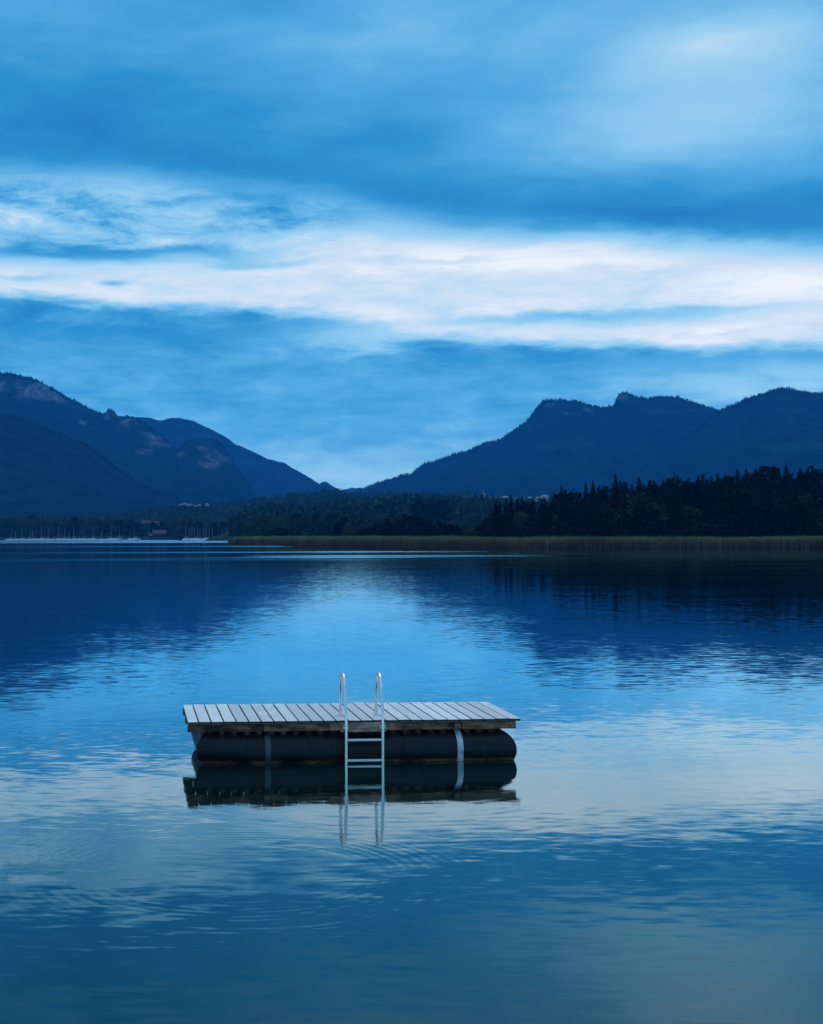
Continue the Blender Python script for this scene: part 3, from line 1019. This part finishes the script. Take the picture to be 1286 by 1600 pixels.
def build_reeds():
    rng = np.random.default_rng(5)
    P = np.array(REED_FRONT, float)
    seg = np.hypot(np.diff(P[:, 0]), np.diff(P[:, 1]))
    cum = np.concatenate([[0], np.cumsum(seg)])
    n = 62000
    t = rng.uniform(0, cum[-1] - 40, n)
    x = np.interp(t, cum, P[:, 0])
    y = np.interp(t, cum, P[:, 1])
    dep = rng.uniform(0, 1, n) ** 1.6 * np.clip(2 + t * 0.12, 2, 14)
    edge = 1.2 * (fbm(t / 6, 0 * t, 4, 3) - 0.5)
    x = x + np.where(y > 330, dep * 0.75, 0) + rng.normal(0, 0.3, n)
    y = y + dep * np.where(y > 330, 0.5, 1.0) + edge
    h = (2.55 + 1.1 * (fbm(t / 7, dep / 3, 8, 4) - 0.5) + rng.normal(0, 0.14, n)) * np.clip(0.55 + t / 26, 0.55, 1.0)
    h = np.where(y > 345, h * 1.08, h)
    a = rng.uniform(0, 6.28, n)
    w = rng.uniform(0.03, 0.07, n)
    lean = rng.normal(0, 0.14, (n, 2))
    ex, ey = np.cos(a) * w, np.sin(a) * w
    z0 = np.full(n, -0.2)
    V = np.zeros((n, 5, 3))
    V[:, 0] = np.stack([x - ex, y - ey, z0], -1)
    V[:, 1] = np.stack([x + ex, y + ey, z0], -1)
    V[:, 2] = np.stack([x + lean[:, 0] * 0.4 + ex, y + lean[:, 1] * 0.4 + ey, h * 0.62], -1)
    V[:, 3] = np.stack([x + lean[:, 0] * 0.4 - ex, y + lean[:, 1] * 0.4 - ey, h * 0.62], -1)
    V[:, 4] = np.stack([x + lean[:, 0] * 1.6, y + lean[:, 1] * 1.6, h], -1)
    o = (np.arange(n) * 5)[:, None]
    Fc = (o + np.array([[0, 1, 2, 3]])).tolist() + (o + np.array([[3, 2, 4]])).tolist()
    stuff(link('reed_bed', mesh_of('reed_bed', V.reshape(-1, 3), Fc, reed_mat())), 'long bed of green reeds with brown stalks lining the shore', 'reeds')


build_reeds()

# ---------------------------------------------------------------- boats
M_HULL = plain('white_hull', (0.85, 0.85, 0.85), 0.4, 0.5, vary=0.08)
M_CABIN = plain('cabin_grey', (0.5, 0.52, 0.55), 0.4, 0.5, vary=0.08)
M_MAST = plain('mast_alloy', (0.30, 0.31, 0.34), 0.5, 0.5, 0.3, vary=0.15)
M_SAILCOVER = plain('blue_sail_cover', (0.04, 0.09, 0.22), 0.8, 0.2)
M_BLUEHULL = plain('blue_hull', (0.04, 0.10, 0.24), 0.4, 0.5)


def hull_mesh(L, mat):
    V, Fc = [], []
    n = 9
    prof = [0.62, 0.85, 0.97, 1.0, 0.98, 0.88, 0.68, 0.38, 0.03]
    for i in range(n):
        t = i / (n - 1)
        xx = (t - 0.45) * L
        w = 0.155 * L * prof[i]
        fb = 0.12 * L + 0.05 * L * t * t
        for sy, zz in ((-w, fb), (-w * 0.86, 0.0), (-w * 0.3, -0.12), (w * 0.3, -0.12), (w * 0.86, 0.0), (w, fb)):
            V.append((xx + (0.05 * L * t if zz > 0.1 else 0), sy, zz))
    for i in range(n - 1):
        for k in range(5):
            a = i * 6 + k
            Fc.append([a, a + 6, a + 7, a + 1])
        Fc.append([i * 6 + 5, i * 6 + 11, i * 6 + 6, i * 6])
    Fc.append([5, 4, 3, 2, 1, 0])
    return mesh_of('hull', V, Fc, mat, False)


def boat_parts(L, mast, hullmat):
    hull = hull_mesh(L, hullmat)
    z = 0.125 * L
    cb = MB().box(-0.12 * L, 0.22 * L, -0.085 * L, 0.085 * L, z - 0.02, z + 0.065 * L, 0.03 * L).mesh('cabin', M_CABIN)
    ms = MB().tube([(0.08 * L, 0, z), (0.08 * L, 0, z + mast)], [0.10, 0.07], 6).tube([(0.08 * L, 0, z + mast * 0.6), (0.08 * L, 0.55, z + mast * 0.6)], 0.05, 5).mesh('mast', M_MAST)
    bm = MB().tube([(0.07 * L, 0, z + 1.5), (-0.36 * L, 0, z + 1.4)], 0.07, 6).mesh('boom', M_MAST)
    sc = MB().tube([(0.05 * L, 0, z + 1.75), (-0.14 * L, 0, z + 1.7), (-0.34 * L, 0, z + 1.56)], [0.24, 0.2, 0.1], 7).mesh('sail_cover', M_SAILCOVER)
    return hull, cb, ms, bm, sc


BOATS = [boat_parts(7.6, 9.6, M_HULL), boat_parts(6.6, 8.2, M_HULL), boat_parts(8.8, 11.4, M_HULL), boat_parts(7.2, 9.0, M_BLUEHULL)]


def boat(x, Y, rz, v, label, group):
    p = at(x, 842, Y)
    t = thing('sailboat', label, 'sailboat', (p.x, Y, 0.0), rz, group)
    t.scale = (1.3, 1.3, RND.uniform(0.85, 1.1))
    for nm, me in zip(('hull', 'cabin', 'mast', 'boom', 'sail_cover'), BOATS[v]):
        link(nm, me, t)


ORD = ['first', 'second', 'third', 'fourth', 'fifth', 'sixth', 'seventh', 'eighth', 'ninth', 'tenth', 'eleventh', 'twelfth', 'thirteenth', 'fourteenth', 'fifteenth', 'sixteenth', 'seventeenth', 'eighteenth', 'nineteenth', 'twentieth']
BG = 'sailboats moored along the far left shore'
row = [(16, 0), (23, 1), (36, 2), (46, 0), (52, 1), (66, 2), (75, 0), (90, 2), (100, 0), (107, 1), (117, 2), (124, 3), (131, 0), (147, 2), (158, 1), (172, 2), (188, 0), (202, 1), (211, 2)]
for i, (x, v) in enumerate(row):
    lab = {16: 'white sailboat at the left end of the far row, bows cut by the picture edge', 36: 'left one of the close white pair at the left end of the boat row',
           46: 'right one of the close white pair at the left end of the boat row', 124: 'dark blue sailboat in the middle of the far boat row',
           211: 'white sailboat at the right end of the long boat row, before the red-roofed boathouse',
           172: 'white sailboat with the tallest mast in the right half of the long boat row'}.get(x, 'small white sailboat, %s from the left end of the long row' % ORD[i])
    boat(x, 1225 + RND.uniform(-25, 30), RND.uniform(-0.5, 0.5) + (math.pi if RND.random() < 0.4 else 0), v, lab, BG)
BG2 = 'sailboats packed in the marina beside the reed tip'
for i, x in enumerate([290, 295, 300, 305, 309, 313, 318, 322, 327, 333, 347, 352, 357, 363, 370, 374, 379, 386]):
    lab = 'white sailboat, %s from the left in the crowded marina beside the reed tip' % ORD[i] if x < 340 else 'sailboat behind the reed tip, its mast the %s from the left of those above it' % ORD[i - 10]
    boat(x, 1100 + RND.uniform(-20, 25), math.pi / 2 + RND.uniform(-0.7, 0.7), RND.choice([0, 1, 2, 2]), lab, BG2)

# ---------------------------------------------------------------- far buildings
M_WALLW = plain('white_render', (0.40, 0.40, 0.40), 0.8, 0.2, vary=0.1)
M_WALLT = plain('timber_wall', (0.045, 0.042, 0.044), 0.8, 0.2)
M_ROOFG = plain('grey_tiles', (0.22, 0.20, 0.20), 0.8, 0.2)
M_ROOFR = plain('red_tiles', (0.05, 0.042, 0.046), 0.8, 0.2)
M_GLASS = plain('window_glass', (0.02, 0.025, 0.03), 0.1, 0.5)
M_COPPER = plain('dark_spire_slate', (0.07, 0.08, 0.09), 0.6, 0.3)


def house_meshes(w, d, h, rh, wallmat, roofmat):
    wl = MB()
    wl.v += [(-w / 2, -d / 2, -1), (w / 2, -d / 2, -1), (w / 2, d / 2, -1), (-w / 2, d / 2, -1), (-w / 2, -d / 2, h), (w / 2, -d / 2, h), (w / 2, d / 2, h), (-w / 2, d / 2, h), (-w / 2, 0, h + rh), (w / 2, 0, h + rh)]
    wl.f += [(0, 1, 5, 4), (2, 3, 7, 6), (1, 2, 6, 9, 5), (3, 0, 4, 8, 7)]
    e, o = 0.5, 0.35
    sl = rh / (d / 2)
    rf = MB()
    for s in (-1, 1):
        y0, z0 = s * (d / 2 + e), h - e * sl + 0.05
        b = len(rf.v)
        rf.v += [(-w / 2 - o, y0, z0), (w / 2 + o, y0, z0), (w / 2 + o, 0, h + rh + 0.05), (-w / 2 - o, 0, h + rh + 0.05)]
        rf.v += [(x, y, z + 0.3) for x, y, z in rf.v[b:b + 4]]
        rf.f += [tuple(b + i for i in q) for q in ((0, 1, 5, 4), (4, 5, 6, 7), (0, 4, 7, 3), (1, 2, 6, 5), (0, 3, 2, 1))]
    wd = MB().box(-0.55, 0.55, -0.06, 0.06, -0.7, 0.7)
    return wl.mesh('wall', wallmat), rf.mesh('roof', roofmat), wd.mesh('window', M_GLASS)


HOUSES = {'white_red': house_meshes(13, 10, 6, 3.4, M_WALLW, M_ROOFR), 'white_grey': house_meshes(14, 10, 6.5, 3.2, M_WALLW, M_ROOFG),
          'timber': house_meshes(15, 11, 5, 4.2, M_WALLT, M_ROOFR), 'long': house_meshes(30, 11, 7, 3.0, M_WALLW, M_ROOFG)}
DIM = {'white_red': (13, 10, 6), 'white_grey': (14, 10, 6.5), 'timber': (15, 11, 5), 'long': (30, 11, 7)}


def house(x, y, Y, style, label, group, rz=0.0, k=1.0):
    p = at(x, y + (1.0 if Y > 1900 else 0.0), Y)
    t = thing('house', label, 'house', (p.x, Y, p.z), rz, group)
    t.scale = (k, k, k)
    wl, rf, wd = HOUSES[style]
    link('wall', wl, t)
    link('roof', rf, t)
    w, d, h = DIM[style]
    for i in range(int(w // 4)):
        for zz in (1.6, h - 1.6):
            link('window', wd, t, (-w / 2 + 2 + i * 4.0, -d / 2 - 0.03, zz))


VG = 'houses of the village on the low hill'
house(735, 785, 2080, 'long', 'long white building left of the church', VG, 0.05, 0.62)
for i, (x, y, st, k) in enumerate([(745, 787, 'white_grey', .5), (766, 787, 'white_red', .5), (776, 786, 'white_red', .55), (784, 784, 'white_grey', .7), (790, 783, 'white_grey', .75), (793, 787, 'white_red', .6), (803, 785, 'white_red', .6), (810, 784, 'white_grey', .6),
                                   (818, 784, 'white_red', .7), (827, 784, 'white_grey', .7), (835, 785, 'white_red', .6), (843, 784, 'white_grey', .7), (851, 783, 'white_grey', .9)]):
    lab = {0: 'small pale house between the long white building and the church', 1: 'small red-roofed house just right of the church', 12: 'largest pale house, at the right end of the village',
           4: 'bright white gabled house in the middle of the village'}.get(i, 'small pale house, %s from the left in the village right of the church' % ORD[i - 1])
    house(x, y, 2050 + RND.uniform(-15, 15), st, lab, VG, RND.uniform(-0.6, 0.6), k * 0.8)
HG = 'houses of the hamlet on the left hillside'
for i, (x, y) in enumerate([(282, 788), (288, 787), (294, 789), (300, 788), (306, 790), (312, 789), (324, 789)]):
    lab = 'single house a little apart, right of the hillside hamlet' if x == 324 else 'small pale house, %s from the left in the hillside hamlet above the boats' % ORD[i]
    house(x, y, 2000 + RND.uniform(-20, 20), RND.choice(['white_red', 'white_grey', 'white_red']), lab, HG, RND.uniform(-0.6, 0.6), RND.uniform(0.22, 0.34))
SG = 'buildings on the far left shore'
house(249, 840.5, 1310, 'timber', 'brown boathouse with red roof on the far shore between the boat groups', SG, 0.1, 0.85)
house(237, 841, 1320, 'timber', 'smaller brown hut leaning against the red-roofed boathouse', SG, 0.5, 0.5)
house(228, 821, 1440, 'timber', 'house roof in the trees above the left end of the boathouse', SG, 0.2, 0.6)
house(243, 822, 1450, 'timber', 'house roof in the trees straight above the red roof of the boathouse', SG, -0.2, 0.6)

ch = thing('church', 'white village church with a pointed dark spire', 'church', tuple(at(756, 788, 2040)), 0.2)
MB().box(-2.3, 2.3, -2.3, 2.3, -1, 12.5).build('tower', M_WALLW, ch)
sp = MB()
sp.v += [(-2.5, -2.5, 12.5), (2.5, -2.5, 12.5), (2.5, 2.5, 12.5), (-2.5, 2.5, 12.5), (0, 0, 20.5)]
sp.f += [(0, 1, 4), (1, 2, 4), (2, 3, 4), (3, 0, 4), (3, 2, 1, 0)]
sp.build('spire', M_COPPER, ch)
nv_w, nv_r, nv_g = house_meshes(10, 7, 4.2, 3.4, M_WALLW, M_ROOFR)
link('nave', nv_w, ch, (7.4, 0, 0))
link('roof', nv_r, ch, (7.4, 0, 0))
for zx in (5, 7.6, 10.2):
    link('window', nv_g, ch, (zx, -3.53, 2.4))
link('window', nv_g, ch, (0, -2.33, 10.4))


# ---------------------------------------------------------------- the swimming raft
def wood_mat(name, light, dark, rough, grain_axis='y', spec=0.5, wear=0.5):
    m, g, b = material(name, rough, spec)
    tc = g.node('ShaderNodeTexCoord')
    oi = g.node('ShaderNodeObjectInfo')
    x, y, z = g.xyz(tc.outputs['Object'])
    off = g.mul(oi.outputs['Random'], 37.0)
    if grain_axis == 'y':
        v = g.vec(g.add(g.mul(x, 46.0), off), g.mul(y, 2.2), g.mul(z, 30.0))
        v2 = g.vec(g.add(g.mul(x, 7.0), off), g.add(g.mul(y, 3.0), off), 0.0)
    else:
        v = g.vec(g.mul(x, 2.2), g.mul(y, 30.0), g.add(g.mul(z, 46.0), off))
        v2 = g.vec(g.add(g.mul(x, 5.0), off), g.mul(y, 5.0), g.mul(z, 9.0))
    gr = g.noise(v, 1.0, 5.0, 0.62, 0.3)
    bl = g.noise(v2, 1.0, 5.0, 0.6)
    sp_ = g.noise(g.vmul(tc.outputs['Object'], (60, 60, 60)), 1.0, 3.0, 0.7)
    f = g.add(g.mul(g.smooth(gr, 0.3, 0.7), 0.5), g.mul(g.smooth(bl, 0.3, 0.7), wear), g.mul(g.sub(oi.outputs['Random'], 0.5), 1.1), g.mul(g.sub(sp_, 0.5), 0.5), -0.1)
    f = g.m('MAXIMUM', g.m('MINIMUM', f, 1.0), 0.0)
    g.put(b.inputs['Base Color'], g.mixc(f, dark, light))
    g.put(b.inputs['Roughness'], g.lin(bl, 0.3, 0.7, rough - 0.08, rough + 0.1))
    bp = g.node('ShaderNodeBump')
    bp.inputs['Strength'].default_value = 0.35
    bp.inputs['Distance'].default_value = 0.002
    g.put(bp.inputs['Height'], gr)
    g.put(b.inputs['Normal'], bp.outputs[0])
    return m


M_DECK = wood_mat('weathered_deck', (0.85, 0.76, 0.73, 1), (0.56, 0.51, 0.51, 1), 0.40)
M_BEAM = wood_mat('stained_beam', (0.36, 0.16, 0.10, 1), (0.03, 0.013, 0.009, 1), 0.7, 'x', 0.3, 0.9)
M_BOARD = wood_mat('worn_board', (0.85, 0.50, 0.38, 1), (0.26, 0.13, 0.10, 1), 0.75, 'x', 0.3, 0.7)
M_END_GAP = plain('end_grain_gap_shade', (0.05, 0.042, 0.042), 0.85, 0.2, vary=0.4, scale=25.0)  # dark end grain, also put on plank sides as shade in the gaps
M_STEEL = plain('ladder_steel', (0.86, 0.77, 0.72), 0.25, 0.5, 0.92, vary=0.06)
M_TREAD = plain('ladder_tread', (0.75, 0.75, 0.76), 0.45, 0.5, 0.5, vary=0.1)


def float_mat():
    m, g, b = material('black_float', 0.42, 0.28)
    tc = g.node('ShaderNodeTexCoord')
    x, y, z = g.xyz(tc.outputs['Object'])
    n = g.noise(g.vec(g.mul(x, 3.0), g.mul(y, 3.0), g.mul(z, 9.0)), 1.0, 6.0, 0.65)
    s = g.noise(g.vec(g.mul(x, 14.0), g.mul(y, 6.0), g.mul(z, 1.5)), 1.0, 4.0, 0.6)
    base = g.mixc(g.smooth(n, 0.45, 0.75), (0.003, 0.004, 0.007, 1), (0.007, 0.009, 0.016, 1))
    base = g.mixc(g.mul(g.smooth(s, 0.52, 0.75), 0.4), base, (0.024, 0.028, 0.042, 1))
    # rusty-brown waterline scum: a real stain, in the raft's own frame
    wl = g.mul(g.smooth(z, -0.508, -0.53), g.smooth(n, 0.35, 0.6))
    base = g.mixc(wl, base, (0.16, 0.085, 0.045, 1))
    g.put(b.inputs['Base Color'], base)
    g.put(b.inputs['Roughness'], g.lin(n, 0.3, 0.7, 0.33, 0.6))
    return m


M_FLOAT = float_mat()
M_STRAPW = plain('pale_strap', (0.44, 0.44, 0.46), 0.5, 0.5, vary=0.5, scale=11.0)
M_STRAPD = plain('dark_strap', (0.035, 0.04, 0.055), 0.4, 0.5, vary=0.3, scale=9.0)
M_BATTEN_DARK = plain('batten_dark', (0.03, 0.03, 0.034), 0.5, 0.5)


def build_raft():
    raft = thing('swimming_raft', 'wooden swimming raft with grey planks on black floats, alone on the lake', 'raft')
    raft.location = (1.7062, 18.1605, 0.553)
    raft.rotation_mode = 'XYZ'
    raft.rotation_euler = (0.0129, 0.0009, 0.0694)
    W, D, TH = 4.379, 1.686, 0.034
    x0 = -W / 2
    # planks: each a board of its own with slightly uneven ends, tone and height
    edges = [0.0, 0.144]
    while len(edges) < 27:
        edges.append(0.144 + (len(edges) - 1) * 0.1629)
    edges.append(W)
    r = random.Random(4)
    for i in range(27):
        a, b_ = x0 + edges[i], x0 + edges[i + 1]
        dz, e0, e1 = r.uniform(-0.002, 0.002), r.uniform(-0.008, 0.006), r.uniform(-0.012, 0.012)
        xm = (a + b_) / 2
        mb = MB().box(a + 0.0085 - xm, b_ - 0.0085 - xm, e0, D + e1, -TH + dz, dz, 0.004)
        me_ = mb.mesh('plank', [M_DECK, M_END_GAP])
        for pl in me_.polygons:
            if abs(pl.normal.z) < 0.3:      # weathered ends; long sides coloured dark to stand in for gap shade
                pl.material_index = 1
        p = link('plank', me_, raft)
        p.location = (xm, 0, 0)
        p.rotation_euler = (0, r.uniform(-0.008, 0.008), r.uniform(-0.0015, 0.0015))
    # lengthwise beams under the planks
    zt, zb = -0.050, -0.142
    cuts = [(-2.185, -1.20), (-1.10, 1.30), (1.42, 2.135)]
    for a, b_ in cuts:
        MB().box(a, b_, 0.042, 0.112, zb, zt, 0.004).build('beam', M_BEAM, raft)
    for y in (0.82, 1.58):
        MB().box(-2.185, 2.135, y, y + 0.07, zb, zt, 0.004).build('beam', M_BEAM, raft)
    for y in (0.062, 0.83, 1.59):           # thin dark battens between planks and beams, made full-length to block light
        MB().box(-2.18, 2.13, y, y + 0.03, zt + 0.001, -TH - 0.003).build('light_stop_batten', M_BATTEN_DARK, raft)
    for x in (-1.15, 1.36):      # crosswise timbers that the straps hang from
        MB().box(x - 0.045, x + 0.045, 0.05, 1.64, zb + 0.003, zt - 0.002, 0.003).build('crossbeam', M_BEAM, raft)
    # worn mounting boards behind the ladder
    MB().box(-0.335, 0.525, 0.004, 0.031, -0.135, -0.042, 0.003).build('mounting_board', M_BEAM, raft)
    MB().box(-0.20, 0.40, -0.026, 0.002, -0.152, -0.034, 0.003).build('mounting_board', M_BOARD, raft)

    # floats: closed frame of plastic pipe, mitred corners
    def ring_path():
        xl, xr, yf, yb = -1.83, 1.86, 0.265, 1.42
        seq = []
        def side(p, q, n):
            for k in range(n):
                t = k / n
                seq.append((p[0] + (q[0] - p[0]) * t, p[1] + (q[1] - p[1]) * t))
        side((xl, yf), (xr, yf), 24)
        side((xr, yf), (xr, yb), 8)
        side((xr, yb), (xl, yb), 24)
        side((xl, yb), (xl, yf), 8)
        return seq, xl, xr, yf, yb
    seq, xl, xr, yf, yb = ring_path()
    n = 28
    V, Fc = [], []
    for (px, py) in seq:
        corner = (abs(px - xl) < 1e-6 or abs(px - xr) < 1e-6) and (abs(py - yf) < 1e-6 or abs(py - yb) < 1e-6)
        tl = max(0.0, min(1.0, (xl + 0.55 - px) / 0.55))
        rad = 0.275 + (0.236 - 0.275) * tl
        zc = (-0.142 - 0.004) - rad
        sx = 0.0
        sy = 0.0
        if abs(py - yf) < 1e-6:
            sy = -1.0
        elif abs(py - yb) < 1e-6:
            sy = 1.0
        if abs(px - xl) < 1e-6:
            sx = -1.0
        elif abs(px - xr) < 1e-6:
            sx = 1.0
        for k in range(n):
            q = 2 * math.pi * k / n
            V.append((px + sx * rad * math.cos(q), py + sy * rad * math.cos(q), zc + rad * math.sin(q)))
    m = len(seq)
    corners = (0, 24, 32, 56)
    extra = {}
    for i in corners:                 # a second ring of points at each mitre keeps its edge crisp
        extra[i] = len(V)
        V += V[i * n:(i + 1) * n]
    for i in range(m):
        j = (i + 1) % m
        si = extra[i] if i in extra else i * n
        for k in range(n):
            Fc.append([si + k, j * n + k, j * n + (k + 1) % n, si + (k + 1) % n])
    me = mesh_of('float_frame', V, Fc, M_FLOAT, True)
    fl = link('float_frame', me, raft)
    zc, R = -0.146 - 0.275, 0.275

    def band(x, w, over, mat, name, slant=0.0, parent=fl):
        mb = MB()
        nn = 30
        for k in range(nn + 1):
            q = math.radians(100) + math.radians(250) * k / nn
            c, s = math.cos(q), math.sin(q)
            dx = slant * max(0.0, s) ** 2
            for (xx, rr) in ((-w / 2, R - 0.004), (-w / 2, R + over), (w / 2, R + over), (w / 2, R - 0.004)):
                mb.v.append((x + xx + dx, yf + rr * c, zc + rr * s))
            if k:
                b0 = len(mb.v) - 8
                for j in range(3):
                    mb.f.append((b0 + j, b0 + j + 1, b0 + j + 5, b0 + j + 4))
        return mb.build(name, mat, parent)
    band(-1.145, 0.095, 0.007, M_STRAPD, 'strap', 0.0)['label'] = 'dark strap'
    band(1.385, 0.076, 0.008, M_STRAPW, 'strap', -0.012)['label'] = 'pale grey strap'
    for x in (-1.102, -1.188):
        band(x, 0.010, 0.012, M_FLOAT, 'strap_rib')
    for x in (-0.42, 0.64):
        band(x, 0.018, 0.008, M_FLOAT, 'weld_seam')
    # mitre weld on the front left corner
    mb = MB()
    tl_r = 0.236
    zc2 = -0.146 - tl_r
    pts = [(xl - tl_r * 1.01 * math.cos(q), yf - tl_r * 1.01 * math.cos(q), zc2 + tl_r * 1.01 * math.sin(q)) for q in [2 * math.pi * k / 28 for k in range(28)]]
    mb.tube(pts, 0.007, 5, closed=True).build('weld_seam', M_FLOAT, fl, True)

    # bathing ladder of bent tube
    lad = link('ladder', None, raft)
    lad['label'] = 'shiny steel bathing ladder with two hooped rails'
    xs = (-0.133, 0.347)
    prof = [(0.43, -0.02), (0.43, 0.15), (0.428, 0.30), (0.42, 0.40), (0.395, 0.48), (0.355, 0.535), (0.30, 0.567), (0.235, 0.575), (0.175, 0.56), (0.125, 0.525), (0.085, 0.47), (0.05, 0.39), (0.015, 0.28), (-0.018, 0.17), (-0.045, 0.08), (-0.058, 0.02),
            (-0.062, -0.05), (-0.062, -0.3), (-0.062, -0.6), (-0.062, -1.15)]
    for x in xs:
        MB().tube([(x, y, z) for y, z in prof], 0.0205, 14).build('rail', M_STEEL, lad, True)
        fm = MB().tube([(x, 0.43, 0.001), (x, 0.43, 0.012)], 0.048, 18).build('foot_flange', M_STEEL, lad)
    for z in (-0.250, -0.515, -0.78):
        MB().box(xs[0] + 0.017, xs[1] - 0.017, -0.088, -0.030, z - 0.013, z + 0.013, 0.004).build('rung', M_TREAD, lad)
    for x in xs:
        MB().box(x - 0.03, x + 0.03, -0.046, -0.0265, -0.115, -0.065, 0.003).build('clamp', M_STEEL, lad)


build_raft()


# ---------------------------------------------------------------- air
def build_haze():
    m = bpy.data.materials.new('haze')
    m.use_nodes = True
    g = Graph(m.node_tree)
    g.n.clear()
    pv = g.node('ShaderNodeVolumePrincipled')
    pv.inputs['Color'].default_value = HAZE_COLOR
    pv.inputs['Density'].default_value = HAZE_DENSITY
    pv.inputs['Anisotropy'].default_value = 0.0
    out = g.node('ShaderNodeOutputMaterial')
    g.l.new(pv.outputs[0], out.inputs['Volume'])
    mb = MB().box(-7100, 7100, -750, 10500, -2.0, 760)
    stuff(mb.build('haze', m), 'thin blue evening air over the lake', 'haze')


build_haze()
